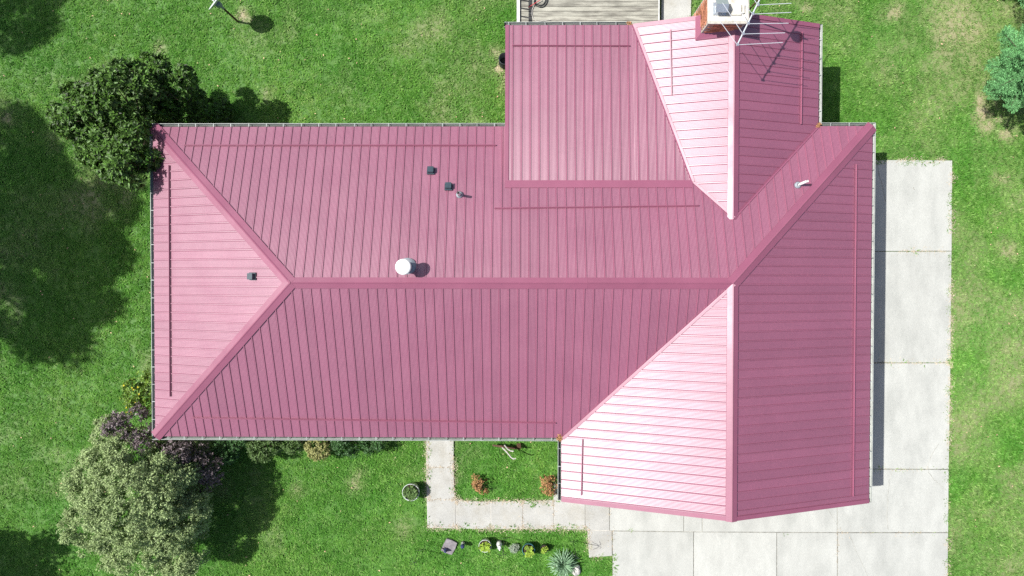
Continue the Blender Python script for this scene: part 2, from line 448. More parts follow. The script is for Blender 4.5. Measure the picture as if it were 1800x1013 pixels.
pz = np.where(hm, .03, 0) + (vnoise(x, y, 3.0, 11) - .5) * 0.03 + (vnoise(x, y, .5, 12) - .5) * 0.012 - 0.02
V.append(np.stack([x, y, pz], -1))
weed = vnoise(x, y, .45, 31) * .6 + vnoise(x, y, 2.0, 32) * .5
kindp = np.where((weed > .68) & (rng.random(n) < .7), 12, np.where(rng.random(n) < .5, 10, 11))
tm = np.concatenate([tm, kindp]).astype(np.int32)
me = np_mesh('lawn_grass', np.concatenate(V), np.concatenate(Fs))
a_ = me.attributes.new('tm', 'INT', 'POINT'); a_.data.foreach_set('value', tm)
def padf(v): return np.concatenate([np.zeros(off), v]).astype(np.float32)
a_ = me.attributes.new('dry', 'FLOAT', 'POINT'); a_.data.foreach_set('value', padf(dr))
scl = rng.uniform(.75, 1.35, n) * (1 + .3 * (vnoise(x, y, 1.3, 41) - .5)) * (1 + .25 * (ed < .12)) * (1 - .25 * dr)
a_ = me.attributes.new('scl', 'FLOAT', 'POINT'); a_.data.foreach_set('value', padf(scl))
rot = np.zeros((off + n, 3), np.float32); rot[off:, 2] = rng.uniform(0, 6.283, n); rot[off:, 0] = rng.normal(0, .15, n)
a_ = me.attributes.new('rot', 'FLOAT_VECTOR', 'POINT'); a_.data.foreach_set('vector', rot.ravel())
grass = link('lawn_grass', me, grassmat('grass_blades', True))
tag(grass, 'mown green lawn grass with tan dry patches around the house', 'grass', kind='stuff')
ng = bpy.data.node_groups.new('grass_tufts', 'GeometryNodeTree')
ng.interface.new_socket('Geometry', in_out='INPUT', socket_type='NodeSocketGeometry')
ng.interface.new_socket('Geometry', in_out='OUTPUT', socket_type='NodeSocketGeometry')
gi = ng.nodes.new('NodeGroupInput'); go = ng.nodes.new('NodeGroupOutput'); gl_ = ng.links
def named(nm, typ):
    q = ng.nodes.new('GeometryNodeInputNamedAttribute'); q.data_type = typ; q.inputs['Name'].default_value = nm
    return q.outputs['Attribute']
atm, ascl, arot = named('tm', 'INT'), named('scl', 'FLOAT'), named('rot', 'FLOAT_VECTOR')
def sep(v):
    c = ng.nodes.new('FunctionNodeCompare'); c.data_type = 'INT'; c.operation = 'EQUAL'
    gl_.new(atm, c.inputs[2]); c.inputs[3].default_value = v
    s_ = ng.nodes.new('GeometryNodeSeparateGeometry'); s_.domain = 'POINT'
    gl_.new(gi.outputs[0], s_.inputs['Geometry']); gl_.new(c.outputs[0], s_.inputs['Selection'])
    return s_.outputs[0]
jn = ng.nodes.new('GeometryNodeJoinGeometry')
for i in range(3):
    ip = ng.nodes.new('GeometryNodeInstanceOnPoints')
    gl_.new(sep(10 + i), ip.inputs['Points']); gl_.new(sep(1 + i), ip.inputs['Instance'])
    gl_.new(ascl, ip.inputs['Scale'])
    gl_.new(arot, ip.inputs['Rotation'])
    gl_.new(ip.outputs[0], jn.inputs[0])
gl_.new(jn.outputs[0], go.inputs[0])
md = grass.modifiers.new('tufts', 'NODES'); md.node_group = ng

# driveway and walks
def slabs(name, bed_mat, mat_, polys, zt, grow):
    root = empty(name); tag(root, kind='structure')
    b = MB()
    for k, p in enumerate(polys):
        c = Vector((sum(q[0] for q in p) / len(p), sum(q[1] for q in p) / len(p)))
        pp = [tuple(c + (Vector(q) - c) * (1 + grow / max((Vector(q) - c).length, .1))) for q in p]
        b.prism(pp, -.1 - .001 * k, zt - .008 - .0004 * k)
    b.build('joint_bed', bed_mat, root)
    for k, p in enumerate(polys):
        # edges broken up a little: old concrete is never ruler straight
        pts = []
        for i in range(len(p)):
            a0, a1 = Vector(p[i]), Vector(p[(i + 1) % len(p)]); m_ = max(2, int((a1 - a0).length / .35))
            nrm = Vector((a1.y - a0.y, a0.x - a1.x)).normalized()
            for j in range(m_):
                q = a0.lerp(a1, j / m_)
                if j: q = q - nrm * random.uniform(0, .004)
                pts.append((q.x, q.y))
        MB().prism(pts, -.12, zt + random.uniform(-.004, .004)).build('slab', mat_, root)
    return root
drive = slabs('driveway', M['joint'], M['conc'], drive_slabs, .035, .012)
walk = slabs('front_walk', M['jointw'], M['walkc'], walk_slabs, .035, .012)
bwalk = slabs('back_walk', M['joint'], M['walkc'], back_walk, .035, .0)
def ribbon(name, pts, w, z, m_, par):
    pts = [Vector(p) for p in pts]; b = MB(); L_ = []; R_ = []
    for i, p in enumerate(pts):
        t = (pts[min(i + 1, len(pts) - 1)] - pts[max(i - 1, 0)]).normalized(); nn = Vector((-t.y, t.x))
        ww = w * random.uniform(.5, 1.3)
        L_.append((*(p + nn * ww / 2), z)); R_.append((*(p - nn * ww / 2), z))
    for i in range(len(pts) - 1): b.face([R_[i], R_[i + 1], L_[i + 1], L_[i]])
    return b.build(name, m_, par)
def crack(pxs, w=.014, m_='joint', par=drive):
    pts = []
    for i in range(len(pxs) - 1):
        for j in range(5):
            t = j / 5; a0, b0 = pxs[i], pxs[i + 1]
            jt = 0 if (i == 0 and j == 0) else 1.0
            pts.append(P(a0[0] + (b0[0] - a0[0]) * t + random.uniform(-.9, .9) * jt, a0[1] + (b0[1] - a0[1]) * t + random.uniform(-.9, .9) * jt))
    pts.append(P(*pxs[-1])); ribbon('crack', pts, w, .0425, M[m_], par)
crack([(1649, 780), (1638, 795), (1630, 815), (1631, 830), (1641, 843), (1655, 855), (1662, 862)], .013)
crack([(1567, 826), (1562, 845), (1560, 870), (1558, 900), (1560, 930)], .012)
crack([(1491, 938), (1502, 965), (1515, 990), (1523, 1012)], .012)
crack([(1449, 888), (1460, 905), (1471, 924)], .014)
crack([(1540, 288), (1545, 310), (1551, 330), (1556, 355)], .018)
crack([(1604, 330), (1606, 334)], .03)

# ================================================================== HOUSE
house = empty('farmhouse', (0, 0, 0), 'single storey house with burgundy ribbed metal hip and gable roof', 'house')
zf = {
    'north': lambda x, y: E + (yb - y) * pm,
    'south': lambda x, y: E + (y - yf) * pm,
    'west': lambda x, y: E + (x - xl) * pw,
    'gable_w': lambda x, y: E + (x - gl) * pg,
    'gable_e': lambda x, y: E + (xr - x) * pg,
    'rear_e': lambda x, y: E + (rr - x) * pr,
    'rear_w': lambda x, y: E + zrg - (rg - x) * pr,
    'addition': lambda x, y: E + za + (ya - y) * pa,
}
polys = {
    'north': [(xl, yb), (xw, yd), (xg, yd), (xr, yb), (rr, yb), (rg, yv), (xk, yk), (xa, yk), (xa, yb)],
    'south': [(xl, yf), (gl, yf), (xg, yd), (xw, yd)],
    'west': [(xl, yf), (xw, yd), (xl, yb)],
    'gable_w': [(gl, yg), (xg, yg), (xg, yd), (gl, yf)],
    'gable_e': [(xg, yg), (xr, yg), (xr, yb), (xg, yd)],
    'rear_e': [(rg, yv), (rr, yb), (rr, yr), (rg, yr)],
    'rear_w': [(xt, yr), (xk, yk), (rg, yv), (rg, yr)],
    'addition': [(xa, yk), (xk, yk), (xt, ya), (xa, ya)],
}
def span(poly, u, ax):
    vs = []
    for i in range(len(poly)):
        a0, b0 = poly[i], poly[(i + 1) % len(poly)]
        u0, u1 = a0[ax], b0[ax]
        if abs(u1 - u0) < 1e-9: continue
        t = (u - u0) / (u1 - u0)
        if -1e-9 <= t <= 1 + 1e-9: vs.append(a0[1 - ax] + t * (b0[1 - ax] - a0[1 - ax]))
    return (min(vs), max(vs)) if len(vs) > 1 else None
PITCH = 0.2286
RH = 0.023
prof = [(-.020, 0), (-.010, RH), (.010, RH), (.020, 0)]
NW = 6; ww_ = (PITCH - .040) / NW
for k in range(NW):      # fine waves rolled into the pan
    c_ = .020 + ww_ * (k + .5)
    prof += [(c_ - ww_ * .25, .0028), (c_, .0054), (c_ + ww_ * .25, .0028), (c_ + ww_ * .5, .0002)]
prof.pop()
phase = {}
phase['south'] = at(742.4, 765, E).x; phase['north'] = at(651, 262, E + .1).x
phase['west'] = at(300, 395, E + .1).y; phase['addition'] = at(901.5, 100, E + .05).x
phase['gable_w'] = at(1000, 813, E).y; phase['gable_e'] = at(1515, 608, E).y
phase['rear_e'] = at(1436, 64, E).y; phase['rear_w'] = at(1225, 99, E + .5).y
npan = 0
for nm, poly in polys.items():
    ax = 0 if nm in ('north', 'south', 'addition') else 1
    z = zf[nm]
    b = MB()
    n_ = len(poly)
    if nm == 'north':   # keep the concave sheet in simple pieces
        pcs = [[(xl, yb), (xa, yb), (xa, yd), (xw, yd)], [(xa, yk), (xk, yk), (xk, yd), (xa, yd)],
               [(xk, yk), (rg, yv), (rg, yd - 0.0), (xk, yd)], [(rg, yv), (rr, yb), (xr, yb), (xg, yd), (rg, yd + .0)]]
        pcs[3] = [(rg, yv), (rr, yb), (xr, yb), (rg, yd + (rg - xg) * (yb - yd) / (xr - xg))]
        pcs[2] = [(xk, yk), (rg, yv), (rg, yd + (rg - xg) * (yb - yd) / (xr - xg)), (xg, yd), (xk, yd)]
    else: pcs = [poly]
    for pc in pcs:
        lo = [(p[0], p[1], z(*p) - .03) for p in pc]; hi = [(p[0], p[1], z(*p) - .012) for p in pc]
        b.face(hi); b.face(lo[::-1])
        for i in range(len(pc)):
            j = (i + 1) % len(pc); b.face([lo[i], lo[j], hi[j], hi[i]])
    slope = b.build('roof_slope', M['under'], house)
    us = [p[ax] for p in poly]; umin, umax = min(us), max(us)
    k0 = math.floor((umin - phase[nm]) / PITCH) - 1
    kinks = sorted(set(round(q, 5) for q in us))
    for k in range(k0, k0 + 200):
        u0 = phase[nm] + k * PITCH
        if u0 > umax: break
        pr_ = [(u0 + a0, h0) for a0, h0 in prof] + [(u0 + PITCH - .020, 0)]
        lo_, hi_ = max(umin, pr_[0][0]), min(umax, pr_[-1][0])
        if hi_ - lo_ < .004: continue
        pu = [(u, h) for u, h in pr_ if lo_ < u < hi_]
        def hgt(u):
            for (ua, ha), (ub_, hb) in zip(pr_[:-1], pr_[1:]):
                if ua <= u <= ub_: return ha + (hb - ha) * (u - ua) / (ub_ - ua)
            return 0
        pu += [(lo_, hgt(lo_)), (hi_, hgt(hi_))] + [(q + s, hgt(q + s)) for q in kinks for s in (-.0005, .0005) if lo_ < q + s < hi_]
        pu.sort()
        rows = []
        for u, h in pu:
            sp = span(poly, min(max(u, umin + 1e-4), umax - 1e-4), ax)
            if sp is None: continue
            rows.append((u, h, sp[0], sp[1]))
        if len(rows) < 2 or max(r_[3] - r_[2] for r_ in rows) < .03: continue
        b = MB(); wob = random.uniform(-.0012, .0012)
        for u, h, v0, v1 in rows:
            for v in (v0, v1):
                q = (u, v) if ax == 0 else (v, u)
                b.v.append((q[0], q[1], z(*q) + h + wob))
        for i in range(len(rows) - 1):
            f = (2 * i, 2 * i + 2, 2 * i + 3, 2 * i + 1)
            b.f.append(f if ax == 0 else f[::-1])
        me_ = b.mesh('roof_panel')
        me_.polygons.foreach_set('use_smooth', [max(rows[i][1], rows[i + 1][1]) < .009 for i in range(len(rows) - 1)])
        link('roof_panel', me_, M['roof'], slope); npan += 1
print('panels', npan)

def cap(name, p0, p1, fl, fr, wl, wr, rise=.018, lift=.029, hem=.022, ext=0):
    """folded strip along p0-p1: left flange on plane fl, right flange on plane fr"""
    p0, p1 = Vector(p0), Vector(p1); d = (p1 - p0).normalized(); nn = Vector((-d.y, d.x))
    p1 = p1 + d * ext; Lc = (p1 - p0).length; ns = max(1, round(Lc / 3.05)); o = None
    if ns > 1:
        for k in range(ns):
            a_, c_ = p0 + d * Lc * k / ns, p0 + d * (Lc * (k + 1) / ns + (.07 if k < ns - 1 else 0)); sh = nn * random.uniform(-.003, .003)
            o = cap(name, a_ + sh, c_ + sh, fl, fr, wl, wr, rise, lift + .0035 * (k % 2), hem)
        return o
    b = MB(); rows = []
    for p in (p0, p1):
        l, r_ = p + nn * wl, p - nn * wr
        li, ri = p + nn * wl * .18, p - nn * wr * .18
        zc = min(zf[fl](*p), zf[fr](*p))
        zl, zr_ = zf[fl](*l) + lift, zf[fr](*r_) + lift
        rows.append([(*l, zl - hem), (*l, zl), (*li, zf[fl](*li) + lift + rise * .5), (*p, zc + lift + rise), (*ri, zf[fr](*ri) + lift + rise * .5), (*r_, zr_), (*r_, zr_ - hem)])
    for i in range(6): b.face([rows[0][i], rows[0][i + 1], rows[1][i + 1], rows[1][i]][::-1])
    b.face(rows[0]); b.face(rows[1][::-1])
    return b.build(name, M['trim'], house)
cw = .135
cap('ridge_cap', (xw, yd), (xg, yd), 'north', 'south', cw, cw)
cap('hip_cap', (xl, yb), (xw, yd), 'north', 'west', .155, .155, lift=.0305, ext=.02)
cap('hip_cap', (xl, yf), (xw, yd), 'west', 'south', .155, .155, lift=.0315, ext=.02)
cap('hip_cap', (xr, yb), (xg, yd), 'gable_e', 'north', .155, .155, lift=.0305, ext=.02)
cap('ridge_cap', (xg, yd), (xg, yg - .03), 'gable_e', 'gable_w', cw, cw, lift=.0325)
cap('ridge_cap', (rg, yr + .03), (rg, yv - .02), 'rear_e', 'rear_w', cw, cw)
cap('valley_flashing', (gl, yf), (xg, yd), 'south', 'gable_w', .02, .07, rise=.0, lift=.027)
cap('valley_flashing', (xt, yr), (xk, yk), 'rear_w', 'addition', .06, .03, rise=.0, lift=.027)
cap('valley_flashing', (xk, yk), (rg, yv), 'rear_w', 'north', .06, .02, rise=.0, lift=.027)
cap('valley_flashing', (rg, yv), (rr, yb), 'rear_e', 'north', .02, .03, rise=.0, lift=.027)
# flashing where the shallow addition meets the main slope
b = MB(); rows = []
for xx in (xa - .02, xk):
    rows.append([(xx, yk + .06, zf['addition'](xx, yk + .06) + .024), (xx, yk, zf['north'](xx, yk) + .034), (xx, yk - .13, zf['north'](xx, yk - .13) + .024), (xx, yk - .13, zf['north'](xx, yk - .13))])
for i in range(3): b.face([rows[0][i], rows[0][i + 1], rows[1][i + 1], rows[1][i]])
b.build('transition_flashing', M['trim'], house)

def rake(p0, p1, zfun, inw, w=.085, drop=.14, name='rake_trim'):
    """angle trim on a sloping roof edge; inw points into the roof"""
    p0, p1, inw = Vector(p0), Vector(p1), Vector(inw); b = MB(); rows = []
    for p in (p0, p1):
        o = p - inw * .02; q = p + inw * w
        rows.append([(*q, zfun(*q) + .012), (*q, zfun(*q) + .027), (*o, zfun(*o) + .029), (*o, zfun(*o) - drop)])
    for i in range(3): b.face([rows[0][i], rows[0][i + 1], rows[1][i + 1], rows[1][i]])
    return b.build(name, M['trim'], house)
rake((gl, yg), (xg, yg), zf['gable_w'], (0, 1)); rake((xg, yg), (xr, yg), zf['gable_e'], (0, 1))
rake((rg, yr), (rr, yr), zf['rear_e'], (0, -1)); rake((xt, yr), (rg, yr), zf['rear_w'], (0, -1))
rake((xa, yk), (xa, ya), zf['addition'], (1, 0), .075)
# little side wall below the edge of the addition
b = MB()
b.face([(xa, yk, zf['north'](xa, yk) - .02), (xa, yb, E - .03), (xa, ya, E - .2), (xa, ya, E + za - .02)])
b.build('side_wall', M['wood_w'], house)

# walls, fascia and soffit
def wallring(poly, zt):
    b = MB()
    for i in range(len(poly)):
        j = (i + 1) % len(poly); b.face([(*poly[i], -.1), (*poly[j], -.1), (*poly[j], zt), (*poly[i], zt)])
    return b
i_ = .45
foot = [(xl + i_, yf + i_), (gl + i_, yf + i_), (gl + i_, yg + .35), (xr - i_, yg + .35), (xr - i_, yb - i_), (rr - i_, yb - i_), (rr - i_, yr - .35), (xa + .3, yr - .35), (xa + .3, yb - i_), (xl + i_, yb - i_)]
wallring(foot, E - .16).build('wall', M['brickwall'], house)
def gablewall(x0, xm, x1, y, zp0, zp1, zm):
    MB().face([(x0, y, E - .16), (x1, y, E - .16), (x1, y, zp1), (xm, y, zm), (x0, y, zp0)]).build('gable_wall', M['brickwall'], house)
gablewall(gl + i_, xg, xr - i_, yg + .35, E + i_ * pg - .05, E + i_ * pg - .05, E + ZR - .05)
gablewall(xt + .1, rg, rr - i_, yr - .35, E + za, E + i_ * pr - .05, E + zrg - .05)
e_ = .05
outl = [(xl + e_, yf + e_), (gl + e_, yf + e_), (gl + e_, yg + e_), (xr - e_, yg + e_), (xr - e_, yb - e_), (rr - e_, yb - e_), (rr - e_, yr - e_), (xa + e_, yr - e_), (xa + e_, yb - e_), (xl + e_, yb - e_)]
MB().prism(outl, E - .19, E - .165).build('soffit', M['wood_w'], house)

# gutters with hangers
hang_mesh = None
def gutter(p0, p1, out, zt, first=.3, step=.46):
    global hang_mesh
    p0, p1, out = Vector(p0), Vector(p1), Vector(out); d = (p1 - p0).normalized(); L_ = (p1 - p0).length
    pf = [(-.03, -.02), (-.03, -.115), (.062, -.115), (.092, -.06), (.092, -.012), (.082, -.012), (.082, -.056), (.056, -.107), (-.022, -.107), (-.022, -.02)]
    b = MB()
    A_ = [(*(p0 + out * a), zt + z_) for a, z_ in pf]; B_ = [(*(p1 + out * a), zt + z_) for a, z_ in pf]
    for i in range(len(pf)):
        j = (i + 1) % len(pf); b.face([A_[i], A_[j], B_[j], B_[i]])
    for X in (p0, p1):
        b.face([(*(X + out * a), zt + z_) for a, z_ in pf[:5]])
    g = b.build('gutter', M['gutter'], house)
    s = MB(); m_ = max(4, int(L_ / .12))
    for i in range(m_):
        a0, a1 = p0 + d * (.01 + (L_ - .02) * i / m_), p0 + d * (.01 + (L_ - .02) * (i + 1) / m_); h = random.uniform(.004, .022)
        s.face([(*(a0 - out * .02), zt - .104 + h), (*(a0 + out * .055), zt - .104 + h * .8), (*(a1 + out * .055), zt - .104 + h * .8), (*(a1 - out * .02), zt - .104 + h)])
    s.build('gutter_silt', M['gut_in'], g)
    if hang_mesh is None:
        hang_mesh = MB().box((.030, 0, 0), (.106, .018, .006)).mesh('hanger'); hang_mesh.materials.append(M['hang'])
    k = first
    while k < L_ - .1:
        q = p0 + d * (k + random.uniform(-.02, .02))
        h = link('hanger', hang_mesh, None, g, (q.x, q.y, zt - .016)); h.rotation_euler.z = math.atan2(out.y, out.x)
        k += step
    return g
gutter((xl - .03, yb), (xa - .03, yb), (0, 1), E, .7)
gutter((xa - .05, ya), (xt - .02, ya), (0, 1), E + za, .12)
gutter((rr, yr + .02), (rr, yb + .05), (1, 0), E, .4)
gutter((rr + .03, yb), (xr + .09, yb), (0, 1), E)
gutter((xr, yb + .09), (xr, yg - .01), (1, 0), E)
gutter((xl - .09, yf), (gl - .09, yf), (0, -1), E, .4)
gutter((gl, yf - .09), (gl, yg + .01), (-1, 0), E, .2)
gutter((xl, yb - .03), (xl, yf - .0), (-1, 0), E)

# snow rails lying across the ribs
def on_roof(px, py, f):
    z_ = E + .5
    for _ in range(12):
        p = at(px, py, z_); z_ = zf[f](p.x, p.y)
    return Vector((p.x, p.y, z_))
def rail(a0, b0, f):
    p, q = on_roof(*a0, f), on_roof(*b0, f); up = Vector((0, 0, RH + .006))
    n_ = Vector((zf[f](0, 0) - zf[f](1, 0), zf[f](0, 0) - zf[f](0, 1), 1)).normalized()
    X = (q - p).normalized(); Y = n_.cross(X).normalized(); Mx = Matrix((X, Y, n_)).transposed(); c_ = (p + q) / 2; L_ = (q - p).length
    b = MB().box(c_ + n_ * (RH + .005), (L_, .036, .008), M=Mx)
    b.box(c_ + n_ * (RH + .022), (L_, .014, .026), M=Mx)
    b.build('snow_rail', M['trim'], house)
rail((325, 256.5), (872, 256.5), 'north'); rail((299, 291), (301, 697), 'west')
rail((338, 734), (977, 743), 'south'); rail((1024.5, 772), (1022.5, 870), 'gable_w')
rail((1503.5, 289), (1498, 872), 'gable_e'); rail((869, 367), (1228, 362.5), 'north')
rail((901, 81), (1107, 81.5), 'addition'); rail((1179, 53), (1181, 168), 'rear_w')
rail((1408.5, 57), (1406.5, 219), 'rear_e')

# vents and pipes that pass through the roof
def tilt_for(f):
    z0 = zf[f](0, 0); n_ = Vector((z0 - zf[f](1, 0), z0 - zf[f](0, 1), 1)).normalized()
    return n_.to_track_quat('Z', 'Y').to_euler()
def boxvent(px, py, f, rz=0):
    p = on_roof(px, py, f); n_ = Vector((zf[f](0, 0) - zf[f](1, 0), zf[f](0, 0) - zf[f](0, 1), 1)).normalized()
    o = MB().box((0, 0, .014 + RH), (.19, .19, .016)).box((0, -.01, .075), (.14, .12, .07)).box((0, .012, .118), (.155, .15, .018)).box((0, .095, .05), (.085, .03, .045))
    v = o.build('box_vent', M['slate'], house, p)
    v.rotation_euler = (Matrix(((1, 0, n_.x), (0, 1, n_.y), (-n_.x, -n_.y, 1))).to_3x3().normalized().to_euler())
    Mx = n_.to_track_quat('Z', 'Y').to_matrix(); 
    v.rotation_euler = (Vector((0, 0, 1)).rotation_difference(n_).to_matrix() @ Matrix.Rotation(rz, 3, 'Z')).to_euler()
    return v
boxvent(757.5, 302, 'north'); boxvent(788.5, 330, 'north'); boxvent(445.5, 486, 'west', R(90))
def pipevent(px, py, f, h, lean=(0, 0)):
    p = on_roof(px, py, f)
    v = MB().lathe([(.001, RH), (.095, RH), (.075, .045), (.05, .075), (.045, .08)], 20).build('vent_boot', M['grey'], house, p)
    t = MB().tube([(0, 0, -.1), (lean[0] * h, lean[1] * h, h)], .034, 16, False)
    t.tube([(lean[0] * h, lean[1] * h, h), (0, 0, -.1)], .028, 16, False)
    t.build('vent_pipe', M['white'], house, p)
pipevent(808, 343, 'north', .44); pipevent(1402, 326, 'north', .36, (.25, .15))
p = on_roof(716, 470, 'north')
fl = MB().lathe([(.135, -.05), (.135, .50), (.13, .52), (.0, .53)], 28).build('flue_pipe', M['grey'], house, p)
MB().lathe([(.10, .52), (.185, .525), (.19, .545), (.188, .57), (.16, .595), (.08, .61), (.001, .614)], 32).build('flue_cap', M['white'], fl)
MB().lathe([(.23, RH - .03), (.20, .03), (.145, .10), (.135, .10)], 28).build('flue_flashing', M['grey'], fl)

# ------------------------------------------------------------------ chimney with separate bricks
cz = E + 1.40
c0 = at(1246.5, 39.5, cz); c1 = at(1314.5, 39, cz)
cx0, cx1, cy0 = c0.x, c1.x, c0.y; cy1 = cy0 + .78
chim = empty('brick_chimney', ((cx0 + cx1) / 2, (cy0 + cy1) / 2, 0), 'red brick chimney with pale concrete cap rising through the rear gable', 'chimney')
cc = Vector(((cx0 + cx1) / 2, (cy0 + cy1) / 2)); wx, wy = (cx1 - cx0), (cy1 - cy0)
MB().box((0, 0, (cz - .06) / 2), (wx - .026, wy - .026, cz - .06)).build('mortar_core', M['mortar'], chim)
bm_ = MB().box((0, 0, 0), (.196, .09, .062)).mesh('brick'); bm_.materials.append(M['brick'])
zc = cz - .095; row = 0
while zc > E - .05 and row < 19:
    for side in range(4):
        ln = wx if side % 2 == 0 else wy
        nb = int(round(ln / .206)); st = ln / nb; o_ = (row % 2) * .5
        for k in range(nb):
            t = (k + .25 + o_) * st - ln / 2
            if abs(t) > ln / 2 - .06: continue
            dpt = .040 + random.uniform(-.003, .003)
            if side == 0: q, rz = (t, -wy / 2 + dpt), 0
            elif side == 2: q, rz = (t, wy / 2 - dpt), 0
            elif side == 1: q, rz = (wx / 2 - dpt, t), math.pi / 2
            else: q, rz = (-wx / 2 + dpt, t), math.pi / 2
            if side in (1, 2) and row > 8: continue
            br = link('brick', bm_, None, chim, (q[0], q[1], zc)); br.rotation_euler.z = rz
            br.scale = (st / .206, 1, random.uniform(.95, 1.0))
    zc -= .0745; row += 1
b = MB(); 
poly = [(-wx / 2 - .03, -wy / 2 - .03), (wx / 2 + .03, -wy / 2 - .03), (wx / 2 + .03, wy / 2 + .03), (-wx / 2 - .03, wy / 2 + .03)]
b.prism(poly, cz - .058, cz).prism([(q[0] * .93, q[1] * .92) for q in poly], cz, cz + .025)
b.build('cap', M['cap'], chim)
fc = at(1266, 14, cz + .1) - Vector((cc.x, cc.y, 0))
MB().box((fc.x, fc.y, cz + .035), (.30, .30, .03)).box((fc.x, fc.y, cz + .15), (.16, .16, .22)).build('flue_base', M['steel'], chim)
hood = MB()
for s in (-1, 1):
    hood.face([(fc.x - .14, fc.y, cz + .32), (fc.x + .14, fc.y, cz + .32), (fc.x + .14, fc.y + s * .15, cz + .22), (fc.x - .14, fc.y + s * .15, cz + .22)])
hood.box((fc.x, fc.y, cz + .21), (.28, .30, .012))
hood.build('flue_hood', M['steel'], chim)
pc = at(1294, 17, cz + .06) - Vector((cc.x, cc.y, 0))
MB().box((pc.x, pc.y, cz + .045), (.24, .25, .04)).build('flue_lid', M['cap'], chim)
MB().box((pc.x + .17, pc.y + .02, cz + .05), (.05, .22, .05)).build('loose_brick', M['cap'], chim)
# saddle flashing round its foot
b = MB()
fx0, fx1, fy0 = cx0 - .10, cx1 + .05, cy0 - .12
def zz(x_): return min(zf['rear_w'](x_, 6), zf['rear_e'](x_, 6))
b.face([(fx0, fy0, zz(fx0) + .03), (rg, fy0, zz(rg) + .028), (rg, cy0 + .01, zz(rg) + .10), (cx0, cy0 + .01, zz(cx0) + .12)])
b.face([(rg, fy0, zz(rg) + .028), (fx1, fy0, zz(fx1) + .03), (cx1, cy0 + .01, zz(cx1) + .12), (rg, cy0 + .01, zz(rg) + .10)])
b.face([(fx0, fy0, zz(fx0) + .03), (cx0 + .005, cy0 + .01, zz(cx0) + .12), (cx0 + .005, yr, zz(cx0) + .12), (fx0, yr, zz(fx0) + .031)])
b.build('chimney_flashing', M['trim'], house)

# ------------------------------------------------------------------ aerial on its mast
za_ = E + 2.38
mb_ = Vector((5.56, 6.47, 0)); aer = empty('television_aerial', (mb_.x, mb_.y, 0), 'silver television aerial with swept rods on a mast beside the chimney', 'aerial')
lo = lambda v: Vector((v.x - mb_.x, v.y - mb_.y, v.z))
MB().tube([(0, 0, E + .35), (0, 0, E + 2.85)], .018, 8).build('mast', M['rust'], aer)
t0 = lo(at(1296, 79, za_)); t1 = lo(at(1335, 0, za_)); dirv = (t1 - t0).normalized(); t2 = t0 + dirv * 2.3
MB().tube([t0 - dirv * .03, t2], .016, 10).build('boom', M['alu'], aer)
el = [(1296, 79, (1376, 75), (1258, 27)), (1306, 60, (1380, 58), (1270, 5)), (1315, 42, (1386, 41), (1282, -14)), (1323, 25, (1391, 22), (1304, 3)), (1332, 9, (1391, 6), (1313, -20))]
for a0, b0, r_, l_ in el:
    c = lo(at(a0, b0, za_))
    MB().tube([c, lo(at(*r_, za_ + .04))], .0075, 6).build('rod', M['alu'], aer)
    MB().tube([c, lo(at(*l_, za_ + .10))], .0065, 6).build('rod', M['alu'], aer)
    MB().box(c + Vector((0, 0, .012)), (.05, .06, .045)).build('clamp', M['steel'], aer)
for k in range(4):
    c = t1 + dirv * (.25 + .3 * k); s = Vector((dirv.y, -dirv.x, 0))
    for sg in (-1, 1): MB().tube([c, c + s * sg * .5 + dirv * .3], .007, 6).build('rod', M['alu'], aer)
dc = Vector((5.40 - mb_.x, 6.42 - mb_.y + .06, E + 2.72))
MB().lathe([(.001, -.03), (.09, -.02), (.15, .015), (.155, .02), (.09, -.012), (.001, -.022)], 24).build('rotor_dish', M['grey'], aer, dc)
MB().tube([dc, (0, 0, E + 2.62)], .012, 6).build('dish_arm', M['steel'], aer)

# ================================================================== DECK
dz = .30
dk = empty('wooden_deck', (*at(1035, 20, 0).xy, 0), 'weathered grey board deck behind the house', 'deck')
dl = lambda v: Vector((v.x - dk.location.x, v.y - dk.location.y, v.z))
d0 = dl(at(911, 45, dz)); d1 = dl(at(1157, 45, dz))
bw = .138; yy = d0.y - .35; k = 0
while yy < d0.y + 2.6:
    o = MB().box((0, 0, 0), (d1.x - d0.x, bw - .009, .035)).build('board', M['deck'], dk, ((d0.x + d1.x) / 2, yy, dz - .018 + random.uniform(-.002, .003)))
    o.rotation_euler.z = random.uniform(-.0012, .0012); yy += bw; k += 1
MB().box((d1.x + .02, d0.y + 1.1, dz - .09), (.035, 3.0, .19)).build('edge_board', M['wood_w'], dk)
MB().box(((d0.x + d1.x) / 2, d0.y + 1.1, dz - .12), (d1.x - d0.x - .1, 2.8, .14)).build('joist_frame', M['darkwood'], dk)
rx = d0.x + .0
hr = .52
MB().box((rx, d0.y + 1.1, dz + hr), (.085, 3.0, .035)).build('top_rail', M['wood_w'], dk)
MB().box((rx, d0.y + 1.1, dz + .08), (.04, 3.0, .05)).build('bottom_rail', M['deck'], dk)
k = d0.y - .2
while k < d0.y + 2.5:
    MB().box((rx, k, dz + hr / 2), (.04, .035, hr - .03)).build('baluster', M['deck'], dk); k += .24
